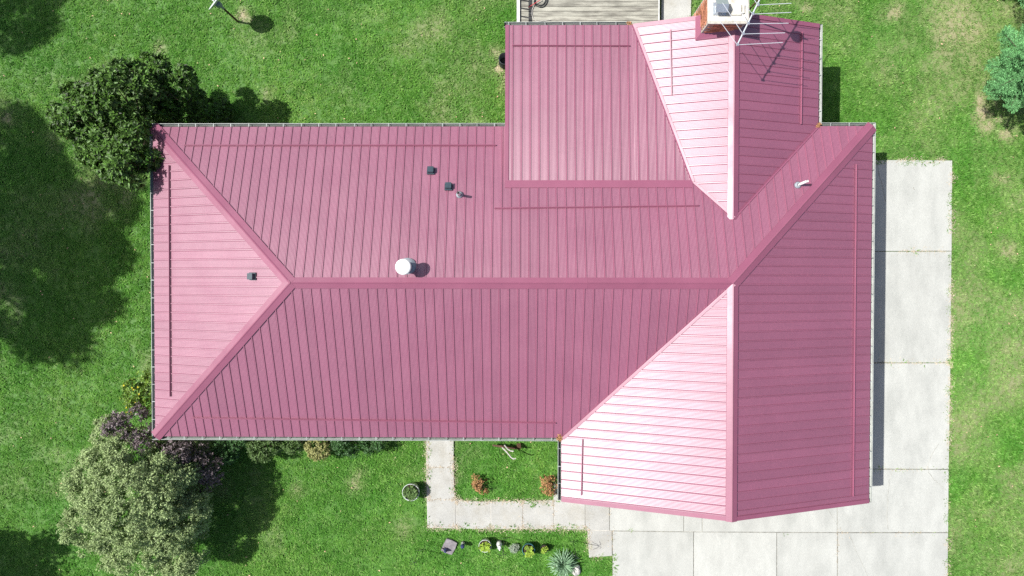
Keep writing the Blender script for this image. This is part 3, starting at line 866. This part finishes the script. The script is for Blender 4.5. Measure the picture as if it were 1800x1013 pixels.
# hose lying on the deck
hc = at(950, 2, dz + .02)
hose = empty('garden_hose', hc, 'black garden hose coiled on the deck with a red nozzle wand', 'hose')
pts = []
for k in range(60):
    a = k / 60 * 2 * math.pi * 2.4; r_ = .20 - .02 * math.sin(a * .7) - .001 * k
    pts.append((math.cos(a) * r_ * 1.05 + .01 * math.sin(3 * a), math.sin(a) * r_ + .01 * k / 60, .004 + .012 * (k / 60)))
tail = [(-.18, -.12, .005), (-.24, -.25, .003), (-.25, -.40, .003), (-.20, -.52, .003), (-.10, -.6, .003), (.3, -.55, .003)]
MB().tube(pts + [(-.05, .2, .02)], .0125, 6).build('hose_coil', M['blackp'], hose)
MB().tube(tail, .009, 6).build('hose_tail', M['greywood'], hose)
MB().tube([(-.36, -.21, .05), (-.02, 0, .06), (.02, .03, .06)], .011, 6).build('wand', M['red'], hose)
# short dead stalks of grass between deck and walk
# ------------------------------------------------------------------ black corrugated pipe
c = at(890.5, 112, 0)
prf = [(.145, 0)]
for k in range(9):
    z_ = .03 + k * .045; prf += [(.178, z_), (.178, z_ + .022), (.160, z_ + .028), (.160, z_ + .042)]
prf += [(.178, .44), (.150, .445), (.150, .1), (.001, .1)]
o = MB().lathe(prf, 28).build('corrugated_pipe', M['blackp'], None, (c.x - .05, c.y, 0))
tag(o, 'black corrugated drain pipe standing upright under the eave', 'drain pipe')

# ================================================================== SATELLITE DISH
base = at(418, 38, 0)
dish = empty('satellite_dish', base, 'grey satellite dish on a rusty pole in the back lawn', 'satellite dish')
MB().tube([(0, 0, -.05), (0, 0, 1.02)], .03, 10).build('pole', M['rust'], dish)
MB().tube([(0, 0, .95), (0, 0, 1.15)], .036, 10).box((-.05, .03, 1.14), (.14, .12, .16)).build('bracket', M['grey'], dish)
nrm = Vector((-.66, .50, .56)).normalized()
dcn = Vector((-.115, .085, 1.22))
rx_, n1 = .30, 24
b = MB(); u_ = nrm.cross(Vector((0, 0, 1))).normalized(); v_ = u_.cross(nrm)
rings = [(0, -.04), (.45, -.03), (.8, -.012), (1.0, .004), (1.01, -.006), (.8, -.022), (.45, -.04), (0, -.05)]
base_i = 0
for r_, dd in rings:
    for k in range(n1):
        w = 2 * math.pi * k / n1; b.v.append(tuple(dcn + nrm * dd * 1.3 + (u_ * math.cos(w) * .95 + v_ * math.sin(w) * 1.05) * max(r_, .002) * rx_))
for i in range(len(rings) - 1):
    for k in range(n1):
        k2 = (k + 1) % n1; b.f.append((i * n1 + k, i * n1 + k2, (i + 1) * n1 + k2, (i + 1) * n1 + k))
b.smooth = True
b.build('reflector', M['potw'], dish)
arm0 = dcn - v_ * .28; arm1 = dcn + nrm * .42 - v_ * .10
MB().tube([arm0, arm0 + nrm * .2, arm1], .014, 8).build('feed_arm', M['white'], dish)
MB().tube([arm1, arm1 - nrm * .09], .03, 10).build('feed_horn', M['white'], dish)
MB().tube([(-.02, .01, 1.1), dcn - nrm * .06], .03, 8).build('mount', M['grey'], dish)

# ================================================================== PLANTS
def leaf_arrays(C, D, Nn, Ls, Ws, fold=.25):
    """kites: C base points, D directions, Nn normals"""
    D = D / np.linalg.norm(D, axis=1, keepdims=True)
    Sd = np.cross(D, Nn); Sd /= np.maximum(np.linalg.norm(Sd, axis=1, keepdims=True), 1e-6)
    N2 = np.cross(Sd, D)
    m_ = C + D * Ls[:, None] * .45
    a = m_ + Sd * Ws[:, None] * .5 + N2 * Ws[:, None] * fold * .5
    c = m_ - Sd * Ws[:, None] * .5 + N2 * Ws[:, None] * fold * .5
    t = C + D * Ls[:, None]
    V = np.stack([C, a, t, c], 1).reshape(-1, 3)
    k = np.arange(len(C)) * 4
    Fc = np.stack([k, k + 1, k + 2, k, k + 2, k + 3], -1).reshape(-1, 3)
    return V, Fc
def rand_dirs(g, n_):
    v = g.normal(size=(n_, 3)); return v / np.linalg.norm(v, axis=1, keepdims=True)
def crown_tips(g, blobs, nsub, subr, ntips, zmin=-.35, flat=1.0):
    blobs = np.array(blobs, float); wgt = blobs[:, 3] * blobs[:, 4]; wgt /= wgt.sum()
    bi = g.choice(len(blobs), nsub * 4, p=wgt); d = rand_dirs(g, nsub * 4)
    ok = d[:, 2] > zmin; bi, d = bi[ok][:nsub], d[ok][:nsub]; nsub = len(bi)
    sc = blobs[bi, :3] + d * blobs[bi, 3:6] * g.uniform(.62, .92, (nsub, 1)); sr = subr * g.uniform(.6, 1.35, nsub)
    si = g.choice(nsub, ntips, p=sr ** 2 / (sr ** 2).sum()); d2 = rand_dirs(g, ntips)
    outw = d[si]; d2 = d2 + outw * .75; d2 /= np.linalg.norm(d2, axis=1, keepdims=True)
    pts_ = sc[si] + d2 * sr[si][:, None] * g.uniform(.7, 1.08, (ntips, 1)) * np.array([1, 1, flat])
    return pts_, d2
def foliage(name, mat_, parent, g, tips, dirs, per, L_, W_, up=.5, spread=.9, jit=.0, fold=.3, wild=.35):
    n_ = len(tips); C = np.repeat(tips, per, 0); O = np.repeat(dirs, per, 0)
    O = O + np.array([0, 0, up]); O /= np.linalg.norm(O, axis=1, keepdims=True)
    C = C + g.normal(0, jit, C.shape) if jit else C
    rd = rand_dirs(g, len(C)); tg = rd - O * (rd * O).sum(1, keepdims=True); tg /= np.linalg.norm(tg, axis=1, keepdims=True)
    D = O * g.uniform(.1, .8, (len(C), 1)) + tg * spread
    Nn = O + rand_dirs(g, len(C)) * wild
    Ls = L_ * g.uniform(.65, 1.25, len(C)); Ws = W_ * g.uniform(.7, 1.2, len(C))
    V, Fc = leaf_arrays(C, D, Nn, Ls, Ws, fold)
    return link(name, np_mesh(name, V, Fc), mat_, parent)
def branches(parent, blobs, g, trunk_r, base=(0, 0), fork=.35, nm='trunk', mat_=None, limbs=3):
    b = MB(); cx = np.mean([q[0] for q in blobs]); cy = np.mean([q[1] for q in blobs]); zf_ = max(.15, np.mean([q[2] for q in blobs]) * fork)
    f = Vector((base[0] * .5 + cx * .5, base[1] * .5 + cy * .5, zf_))
    b.tube([(base[0], base[1], -.1), (base[0] * .8 + cx * .2, base[1] * .8 + cy * .2, zf_ * .5), f], [trunk_r * 1.2, trunk_r, trunk_r * .85], 9)
    for q in blobs:
        e = Vector(q[:3]); m_ = f.lerp(e, .5) + Vector(g.normal(0, .08, 3))
        b.tube([f, m_, e], [trunk_r * .65, trunk_r * .45, trunk_r * .25], 7)
        for k in range(limbs):
            d = Vector(rand_dirs(g, 1)[0]); d.z = abs(d.z) * .8
            t_ = e + Vector((d.x * q[3], d.y * q[4], d.z * q[5])) * .8
            b.tube([m_.lerp(e, .5), e.lerp(t_, .55) + Vector(g.normal(0, .05, 3)), t_], [trunk_r * .3, trunk_r * .18, trunk_r * .06], 5)
    return b.build(nm, mat_ or M['bark'], parent)
def tree(name, label, cat, loc, blobs, mat_, seed, nsub, subr, ntips, per, L_, W_, trunk_r=.09, group=None, base=(0, 0), fol='crown', **kw):
    g = np.random.default_rng(seed); t = empty(name, loc, label, cat, group)
    zmin = kw.pop('zmin', -.35); flat = kw.pop('flat', 1.0)
    branches(t, blobs, g, trunk_r, base, nm='trunk' if trunk_r > .04 else 'stem')
    tp, dr_ = crown_tips(g, blobs, nsub, subr, ntips, zmin, flat)
    keep_ = tp[:, 2] > .03; tp, dr_ = tp[keep_], dr_[keep_]
    foliage(fol, mat_, t, g, tp, dr_, per, L_, W_, **kw)
    return t
# magnolia at the north-west corner
def loc_blobs(c, L_): return [(*(at(px, py, z_).xy - Vector(c[:2])), z_, rx_, ry_, rz_) for px, py, z_, rx_, ry_, rz_ in L_]
c = at(225, 225, 0)
B = loc_blobs(c, [(220, 170, 2.55, .90, .78, .9), (163, 212, 2.1, .78, .80, .85), (262, 135, 2.1, .85, .50, .75), (290, 160, 2.4, .62, .58, .7), (195, 255, 2.2, .66, .66, .7), (214, 282, 2.55, .58, .48, .62), (140, 190, 1.5, .6, .6, .6), (325, 180, 1.5, .75, .45, .6), (240, 262, 2.72, .40, .40, .5), (243, 298, 2.75, .34, .36, .5), (320, 192, .9, .75, .42, .7), (365, 200, .5, .45, .25, .4), (240, 190, 1.0, 1.0, .9, .9)])
tree('magnolia_tree', 'dark glossy evergreen tree against the roof corner at the back of the house', 'tree', c, B, M['mag'], 3, 140, .27, 6400, 9, .115, .046, .06, spread=.95, up=.35, fold=.35)

# pale willow-like tree at the bottom left
c = at(285, 870, 0)
B = loc_blobs(c, [(235, 877, 2.3, 1.35, 1.35, 1.1), (180, 842, 1.7, .95, .95, .8), (175, 922, 1.7, .95, .8, .8), (290, 912, 1.9, .95, .95, .8), (300, 842, 1.8, .75, .75, .8), (240, 977, 1.6, 1.0, .6, .7), (230, 802, 1.6, .7, .75, .7), (320, 977, 1.3, .6, .5, .5), (195, 760, 1.4, .38, .5, .5), (340, 892, 1.5, .55, .6, .6), (320, 922, .8, .8, .8, .6), (335, 852, .9, .5, .5, .6)])
tree('willow_leaved_tree', 'large pale grey green tree with fine leaves at the lower left', 'tree', c, B, M['olive'], 5, 860, .145, 15500, 8, .064, .031, .035, spread=.8, up=.6, jit=.025, wild=.55)
# plum leaved shrub wrapping the house corner
c = at(300, 800, 0)
B = loc_blobs(c, [(232, 748, 1.5, .50, .42, .5), (265, 775, 1.4, .42, .35, .45), (318, 795, 1.5, .50, .42, .5), (350, 820, 1.4, .45, .42, .45), (375, 838, 1.1, .35, .35, .35), (298, 800, 1.2, .40, .35, .45), (208, 742, 1.5, .28, .25, .3), (335, 800, .7, .6, .4, .5)])
tree('plum_shrub', 'purple brown leaved shrub below the roof corner', 'shrub', c, B, M['plum'], 8, 85, .21, 2000, 6, .070, .034, .05, spread=.85, up=.35, jit=.015)
# shrubs against the walls
def shrub(label, px, py, z_, r_, mat_, seed, tips=420, L_=.05, W_=.028, ry_=None, name='shrub'):
    c_ = at(px, py, 0); c2 = at(px, py, z_)
    q = [(c2.x - c_.x, c2.y - c_.y, z_, r_, ry_ or r_, min(r_, z_ * .8)), (c2.x - c_.x + r_ * .4, c2.y - c_.y + .05, z_ * .8, r_ * .7, (ry_ or r_) * .7, z_ * .6), (c2.x - c_.x - r_ * .4, c2.y - c_.y - .03, z_ * .8, r_ * .7, (ry_ or r_) * .7, z_ * .6)]
    return tree(name, label, 'shrub', c_, q, mat_, seed, 26, r_ * .42, tips, 8, L_, W_, .025, fol='foliage', spread=.85, up=.4, jit=.012, group=None)
g1 = shrub('gold and green shrub with yellow flowers against the west wall', 252, 690, .7, .42, M['ylw'], 11, 420, .07, .04, .62, 'gold_shrub')
fg = np.random.default_rng(5); tp = np.array([(fg.uniform(-.1, .55), fg.uniform(-.4, .45), fg.uniform(1.1, 1.3)) for _ in range(12)])
foliage('flower', M['yflower'], g1, fg, tp, np.tile([[0, 0, 1.]], (12, 1)), 5, .035, .028, spread=1.2)
shrub('deep green rounded shrub beside the plum shrub under the front eave', 405, 785, .75, .42, M['shrub'], 12, 600)
shrub('mid green rounded shrub second along the front wall', 463, 788, .7, .38, M['shrub2'], 13, 600)
shrub('dark sparse shrub between the rounded and the pale shrub on the front wall', 520, 778, .6, .32, M['shrub2'], 14, 300)
shrub('pale yellow green shrub in the middle of the front wall', 561, 783, .62, .33, M['pale'], 15, 480, .055, .03)
shrub('small leaved green shrub right of the pale shrub on the front wall', 610, 778, .55, .36, M['shrub'], 16, 560, .045, .025)
shrub('low green shrub nearest the front walk on the front wall', 660, 777, .5, .34, M['shrub'], 17, 420, .045, .025)
# browned shrubs in the front court
for px, py, r_, sd, lb in [(845, 846, .21, 21, 'dried brown little shrub in the middle of the front court lawn'), (966, 849, .24, 22, 'dried orange brown shrub by the gable gutter')]:
    c_ = at(px, py, 0)
    tree('dead_shrub', lb, 'shrub', c_, [(0, 0, .25, r_, r_, .25), (.08, -.12, .15, r_ * .7, r_ * .7, .2), (-.1, .1, .15, r_ * .6, r_ * .6, .2)], M['dead'], sd, 24, .09, 260, 5, .055, .022, .018, fol='foliage', spread=.9, up=.3)
# blue spruce on the right
def conifer(name, label, loc, h, rad, seed, z0=.35, mat_=M['spruce'], dens=1.0):
    g = np.random.default_rng(seed); t = empty(name, loc, label, 'tree')
    MB().tube([(0, 0, -.1), (0, 0, h * .5), (0, 0, h)], [rad * .07, rad * .045, .01], 8).build('trunk', M['bark'], t)
    b = MB(); C = []; D = []; Nn = []
    z_ = z0
    while z_ < h - .1:
        f = 1 - (z_ - z0) / (h - z0); rr_ = rad * (f ** .8) * g.uniform(.85, 1.1); nb = int(6 + 4 * f); ph = g.uniform(0, 6.28)
        for k in range(nb):
            a = ph + 2 * math.pi * k / nb + g.normal(0, .12); r1 = rr_ * g.uniform(.75, 1.1)
            d = np.array([math.cos(a), math.sin(a), 0]); s = np.array([-d[1], d[0], 0])
            p0 = np.array([0, 0, z_]); p1 = d * r1 + np.array([0, 0, z_ + r1 * .10])
            b.tube([p0, (p0 + p1) / 2 - np.array([0, 0, r1 * .06]), p1], [.02, .012, .004], 4)
            ns = max(3, int(r1 / .10))
            for j in range(ns):
                tt = .22 + .78 * (j + g.uniform(0, .6)) / ns; q = p0 + (p1 - p0) * tt - np.array([0, 0, r1 * .06 * math.sin(math.pi * tt)])
                for sg in (-1, 1, 0):
                    tl = r1 * .42 * (1.05 - tt) + .10
                    e = q + (s * sg * .8 + d * .65) * tl + np.array([0, 0, g.uniform(-.03, .05)])
                    nn_ = int(46 * dens * tl / .3) + 12
                    u_ = g.uniform(0, 1, (nn_, 1)); C.append(q + (e - q) * u_)
                    dv = (e - q) / max(np.linalg.norm(e - q), 1e-6)
                    rdv = rand_dirs(g, nn_); rdv[:, 2] = np.abs(rdv[:, 2]) * .7
                    D.append(dv * .75 + rdv); Nn.append(rand_dirs(g, nn_) + np.array([0, 0, .6]))
        z_ += .21 + .05 * f
    b.build('branch', M['bark'], t)
    C = np.concatenate(C); D = np.concatenate(D); Nn = np.concatenate(Nn)
    V, Fc = leaf_arrays(C, D, Nn, .062 * g.uniform(.7, 1.2, len(C)), .013 * g.uniform(.8, 1.2, len(C)), .1)
    link('crown', np_mesh('crown', V, Fc), mat_, t)
    return t
conifer('blue_spruce', 'blue green spruce at the right edge of the lawn', (14.2, 5.75, 0), 5.0, 1.38, 31, z0=1.25, dens=1.7)
conifer('blue_spruce', 'spruce beyond the top right corner of the lawn', (14.6, 9.1, 0), 5.0, 1.85, 32, z0=1.2, dens=1.4)
# trees beyond the left edge: their crowns stand outside the picture, their shade falls on the lawn
def far_tree(label, sx, sy, h, blobs, seed, tips, L_=.19, W_=.12):
    c_ = at(sx, sy, 0); c_ = Vector((c_.x - KX * h, c_.y - KY * h, 0))
    q = [(dx, dy, h + dz_, r_, r_, r_ * .8) for dx, dy, dz_, r_ in blobs]
    return tree('shade_tree', label, 'tree', c_, q, M['oak'], seed, 58, .60, tips, 7, L_, W_, .22, group='trees beyond the left edge', spread=.9, up=.3, jit=.10, zmin=-.8)
far_tree('tall shade tree beyond the left edge of the lawn', 95, 440, 12.0, [(0, 0, 0, 1.7), (1.3, .5, -.8, 1.4), (-1.2, 1.4, .3, 1.6), (.6, -1.9, -1.2, 1.2), (-1.5, -.9, .6, 1.6), (-.6, 2.7, -.9, 1.2), (1.9, -.9, -1.6, 1.1), (2.0, 1.2, -1.2, 1.0), (-1.2, -2.6, -.6, 1.1), (-2.6, .6, .4, 1.5), (-1.9, 3.4, .2, 1.2), (1.6, -2.9, -1.2, .9)], 41, 4600)
far_tree('shade tree beyond the top left corner', 0, -10, 9.0, [(0, 0, 0, 1.3), (-1.2, .8, .2, 1.3), (.5, .9, -.7, 1.1)], 42, 1900)
far_tree('lower shade tree beyond the bottom left corner', 35, 1010, 4.5, [(0, 0, 0, 1.2), (-1.0, -.5, .2, 1.1), (.6, -.9, -.5, .9)], 43, 2600)

# ================================================================== FRONT GARDEN
def pot(name, label, px, py, r_, h, mat_, seed, leafm, ntip=26, rim=.02, cat='plant pot'):
    # the rim is what the picture shows, so place the pot by its rim
    c_ = at(px, py, h); t = empty(name, (c_.x, c_.y, 0), label, cat)
    MB().lathe([(.001, .0), (r_ * .72, .0), (r_ * .95, h * .88), (r_ * 1.0, h * .9), (r_ * 1.02, h), (r_ * 1.0, h + .004), (r_ * .945, h), (r_ * .92, h * .8)], 32).build('vessel', mat_, t)
    MB().lathe([(r_ * .93, h * .82), (r_ * .5, h * .86), (.001, h * .88)], 20).build('soil', M['soil'], t)
    g = np.random.default_rng(seed); a = g.uniform(0, 6.28, ntip); q = np.sqrt(g.uniform(0, 1, ntip)) * r_ * .72
    tp = np.stack([np.cos(a) * q, np.sin(a) * q, h * .92 + g.uniform(.02, .12, ntip)], -1)
    foliage('foliage', leafm, t, g, tp, np.tile([[0, 0, 1.]], (ntip, 1)), 8, .085, .05, up=.3, spread=.9, wild=.5)
    return t
pot('planter', 'large round white rimmed planter left of the front walk', 722, 866, .25, .42, M['potw'], 51, M['shrub2'], 70)
pot('planter', 'pale rimmed round pot of lime green leaves in the ornament row', 852.5, 960.5, .185, .33, M['potw'], 52, M['potleaf'])
pot('planter', 'teal glazed round pot of lime green leaves', 929, 967, .185, .30, M['teal'], 53, M['potleaf'], 22)
pot('planter', 'small black pot nearest the yucca', 957, 965.5, .12, .22, M['blackp'], 54, M['potleaf'], 7)
c = at(904, 960, 0)
g = np.random.default_rng(61); t = empty('silver_shrub', c, 'small silvery feathery shrub between the white statue and the teal pot', 'shrub')
MB().tube([(0, 0, -.02), (.01, 0, .1)], .015, 6).build('stem', M['greywood'], t)
tp = rand_dirs(g, 130) * np.array([.13, .12, .10]) * g.uniform(.3, 1, (130, 1)) + np.array([0, 0, .15]); dd = tp - np.array([0, 0, .05]); dd /= np.linalg.norm(dd, axis=1, keepdims=True)
foliage('foliage', M['silver'], t, g, tp, dd, 6, .07, .012, up=.2, spread=.7)
# yucca
c = at(988, 985, 0); t = empty('yucca', c, 'spiky green yucca rosette beside the pale rock', 'plant')
g = np.random.default_rng(62)
for ring, (nL, ln, zt) in enumerate([(30, .47, .10), (28, .44, .24), (24, .38, .36), (14, .26, .44)]):
    for k in range(nL):
        a = 2 * math.pi * (k + g.uniform(0, .8)) / nL + ring; l_ = ln * g.uniform(.85, 1.1); w_ = .032 * g.uniform(.8, 1.2)
        d = Vector((math.cos(a), math.sin(a), 0)); s = Vector((-d.y, d.x, 0)); z1 = zt * g.uniform(.8, 1.2)
        p = [Vector((0, 0, .06 + .03 * ring)) + d * .02, d * l_ * .35 + Vector((0, 0, .08 + z1 * .75)), d * l_ * .72 + Vector((0, 0, .08 + z1)), d * l_ + Vector((0, 0, .08 + z1 * .92))]
        ww = [w_ * .7, w_, w_ * .8, .003]; b = MB()
        for i in range(3):
            up_ = Vector((0, 0, .3))
            for sg in (-1, 1):
                b.face([p[i], p[i] + s * sg * ww[i] / 2 + up_ * ww[i] * .5, p[i + 1] + s * sg * ww[i + 1] / 2 + up_ * ww[i + 1] * .5, p[i + 1]][::sg])
        b.build('leaf', M['yucca'], t)
MB().tube([(0, 0, -.03), (0, 0, .14)], [.05, .035], 8).build('stem', M['greywood'], t)
# rock
def boulder(name, label, loc, r_, mat_, seed, sc=(1, 1, .7), n_=14):
    g = random.Random(seed); b = MB(); m_ = 9
    for i in range(m_ + 1):
        th = math.pi * i / m_
        for k in range(n_):
            w = 2 * math.pi * k / n_
            q = Vector((math.sin(th) * math.cos(w), math.sin(th) * math.sin(w), math.cos(th)))
            f = 1 + .16 * math.sin(3.1 * q.x + seed) * math.cos(2.7 * q.y + seed * 2) + .1 * math.sin(5 * q.z + 4 * q.x) + g.uniform(-.035, .035)
            b.v.append((q.x * r_ * f * sc[0], q.y * r_ * f * sc[1], q.z * r_ * f * sc[2] + r_ * sc[2] * .6))
    for i in range(m_):
        for k in range(n_): b.f.append((i * n_ + k, (i + 1) * n_ + k, (i + 1) * n_ + (k + 1) % n_, i * n_ + (k + 1) % n_))
    o = b.build(name, mat_, None, loc); tag(o, label, 'rock'); return o
boulder('rock', 'pale rounded rock beside the yucca', at(1013, 1001, 0), .13, M['rock'], 4, (1, 1.3, .8))
# flagstone with a navy ornament leaning on it
c = at(790, 960, 0); rz = R(-24)
fs = MB(); g = random.Random(3)
pl = [(-.14, -.17), (-.02, -.185), (.13, -.16), (.145, .02), (.13, .17), (-.01, .18), (-.13, .165), (-.145, -.02)]
fs.prism([(a_ * 1.3, b_ * 1.25) for a_, b_ in pl], 0, .06)
o = fs.build('flagstone', M['stone'], None, (c.x, c.y, -.005)); o.rotation_euler = (R(6), 0, rz)
tag(o, 'tilted grey flagstone at the left end of the ornament row', 'stone')
c2 = at(784, 966, 0.05)
t = empty('bird_ornament', c2, 'small navy bird ornament at the lower edge of the flagstone', 'ornament')
MB().lathe([(.001, -.01), (.045, .0), (.062, .05), (.05, .11), (.03, .14), (.036, .17), (.026, .2), (.001, .21)], 16).build('body', M['navy'], t)
MB().tube([(-.03, .02, .05), (-.12, .09, .10)], [.03, .008], 8).build('tail', M['blackp'], t)
MB().tube([(.02, -.015, .175), (.07, -.03, .17)], [.012, .003], 6).build('beak', M['greywood'], t)
# banded figurine
c = at(814.5, 954, 0); t = empty('banded_figurine', c, 'little black and white banded garden figurine', 'ornament')
MB().lathe([(.001, 0), (.055, 0), (.055, .05), (.05, .055)], 18).build('base', M['blackp'], t)
for k, m_ in enumerate(['white', 'blackp', 'white', 'navy']):
    z_ = .055 + k * .045
    MB().lathe([(.046, z_), (.053, z_ + .01), (.053, z_ + .035), (.046, z_ + .045)], 18).build('band', M[m_], t)
MB().lathe([(.046, .235), (.06, .26), (.062, .30), (.04, .345), (.001, .36)], 18).build('head', M['navy'], t)
# white statue on grey foot: a sitting animal
c = at(878, 953, 0); t = empty('animal_statue', c, 'white sitting animal statue on a grey block beside the pale rimmed pot', 'statue')
MB().box((0, 0, .05), (.13, .12, .10)).build('block', M['stone'], t)
b = MB(); b.lathe([(.001, .1), (.07, .1), (.085, .15), (.075, .23), (.05, .30), (.042, .33)], 18)
b.build('body', M['white'], t)
b = MB(); b.lathe([(.001, .31), (.04, .325), (.058, .36), (.052, .40), (.03, .425), (.001, .43)], 18, (.008, -.012, 0)); b.tube([(.01, -.04, .365), (.02, -.10, .355)], [.032, .02], 10)
hd = b.build('head', M['white'], t)
for s in (-1, 1): MB().tube([(.008 + s * .035, -.005, .41), (.008 + s * .06, .005, .38)], [.016, .008], 6).build('ear', M['grey'], hd)
MB().lathe([(.001, -.01), (.011, -.004), (.001, .012)], 8, (.022, -.105, .36)).build('nose', M['blackp'], hd)
# wire stands
def hook(label, px, py, h, seed):
    c_ = at(px, py, 0); t_ = empty('wire_plant_hook', c_, label, 'garden hook', 'black wire hooks in the front lawn')
    MB().tube([(0, 0, -.1), (0, 0, h)], .0075, 6).build('pole', M['blackp'], t_)
    for k in range(4):
        a = seed + k * math.pi / 2; pts = []
        for j in range(9):
            s_ = j / 8; pts.append((math.cos(a) * .15 * s_, math.sin(a) * .15 * s_, h - .02 + .07 * math.sin(s_ * math.pi * 1.35)))
        MB().tube(pts, .006, 5).build('arm', M['blackp'], t_)
    MB().tube([(-.09, 0, -.02), (-.09, 0, .12), (.09, 0, .12), (.09, 0, -.02)], .006, 5).build('step', M['blackp'], t_)
hook('black wire plant hook standing alone at the left of the ornament row', 737, 965, .95, .5)
hook('black wire plant hook below the white statue', 886, 944, 1.25, .2)
hook('black wire plant hook beside the walk above the yucca', 1007, 950, 1.15, .9)
# antique plough
c = at(895, 786, 0); t = empty('walking_plough', c, 'old walking plough with curved grey wooden handles on the court lawn', 'plough')
q = lambda px, py, z_: at(px, py, z_) - Vector((c.x, c.y, 0))
MB().tube([q(866, 783, .22), q(882, 785, .30), q(905, 788, .18), q(911, 786, .06)], [.025, .035, .035, .03], 8).build('beam', M['rust'], t)
MB().tube([q(882, 786, .28), q(890, 794, .50), q(899, 805, .72), q(903, 807, .76), q(907, 806, .77)], [.02, .02, .018, .018, .016], 8).build('handle', M['greywood'], t)
MB().tube([q(887, 783, .28), q(893, 790, .55), q(898, 793, .72), q(903, 793.5, .75)], [.02, .02, .018, .016], 8).build('handle', M['greywood'], t)
MB().tube([q(893, 797, .52), q(893, 790, .52)], .01, 6).build('rung', M['rust'], t)
b = MB(); pp = [q(908, 780, .02), q(915, 779, .08), q(916, 788, .30), q(909, 790, .26)]
b.face(pp); b.face([p_ + Vector((.012, -.01, -.012)) for p_ in pp][::-1])
for i in range(4):
    j = (i + 1) % 4; b.face([pp[i], pp[j], pp[j] + Vector((.012, -.01, -.012)), pp[i] + Vector((.012, -.01, -.012))][::-1])
b.build('mouldboard', M['rust'], t)
MB().tube([q(904, 787, .18), q(909, 785, .02)], [.03, .02], 6).build('share', M['rust'], t)

# ================================================================== LITTER
def litter(name, label, pts_, L_, W_, m_, seed, cat='leaves'):
    g = np.random.default_rng(seed); C = np.array(pts_); n_ = len(C); a = g.uniform(0, 6.28, n_)
    D = np.stack([np.cos(a), np.sin(a), g.normal(0, .15, n_)], -1); Nn = np.tile([[0, 0, 1.]], (n_, 1)) + rand_dirs(g, n_) * .35
    V, Fc = leaf_arrays(C, D, Nn, L_ * g.uniform(.6, 1.3, n_), W_ * g.uniform(.6, 1.2, n_), .4)
    o = link(name, np_mesh(name, V, Fc), m_); tag(o, label, cat, kind='stuff'); return o
def pile(px, py, z_, r_, n_, seed):
    g = np.random.default_rng(seed); c_ = at(px, py, z_); a = g.uniform(0, 6.28, n_); q = np.sqrt(g.uniform(0, 1, n_)) * r_
    return np.stack([c_.x + np.cos(a) * q, c_.y + np.sin(a) * q, np.full(n_, z_) + g.uniform(0, .03, n_)], -1)
litter('leaf_litter', 'brown leaves caught in the gutter corner at the front valley', pile(984, 770, E + .02, .07, 60, 1), .05, .03, M['litter'], 71)
litter('leaf_litter', 'brown leaves caught in the gutter corner at the rear valley', pile(1438, 221, E + .02, .06, 50, 2), .05, .03, M['litter'], 72)
litter('leaf_litter', 'brown leaves in the gutter at the end of the addition', pile(1106, 43, E + .0, .06, 40, 3) * np.array([1, 1, 1]), .045, .03, M['litter'], 73)
g = np.random.default_rng(9); pts_ = []
for poly in drive_slabs[:3] + drive_slabs[-1:] + walk_slabs:
    for i in range(len(poly)):
        a0, b0 = np.array(poly[i]), np.array(poly[(i + 1) % len(poly)]); l_ = np.linalg.norm(b0 - a0)
        for k in range(int(l_ * 150)):
            p = a0 + (b0 - a0) * g.uniform(); p = p + g.normal(0, .05, 2); pts_.append((p[0], p[1], .045))
pts_ = np.array(pts_)
# keep only what lies along a lawn edge, not along joints between slabs
chk = np.zeros(len(pts_), int)
for dx, dy in ((.12, 0), (-.12, 0), (0, .12), (0, -.12)):
    ins = np.zeros(len(pts_), bool)
    for poly in hard + house_polys: ins |= inpoly(pts_[:, 0] + dx, pts_[:, 1] + dy, poly)
    chk += ins
pts_ = pts_[chk < 4]
pts_ = pts_[vnoise(pts_[:, 0], pts_[:, 1], .35, 77) > .38]
litter('edge_thatch', 'dry tan grass clippings along the concrete edges', pts_, .06, .012, M['sand'], 74, 'clippings')
n_ = 420; xs = g.uniform(-15.5, 15.5, n_); ys = g.uniform(-9, 9, n_); ok = np.ones(n_, bool)
for poly in hard + house_polys + [deck_poly]: ok &= ~inpoly(xs, ys, poly)
litter('fallen_leaves', 'scattered small tan fallen leaves on the lawn', np.stack([xs, ys, np.full(n_, .045)], -1)[ok], .055, .035, mat('tan_leaf', (.55, .38, .24), .9, .1, island=.3), 75)
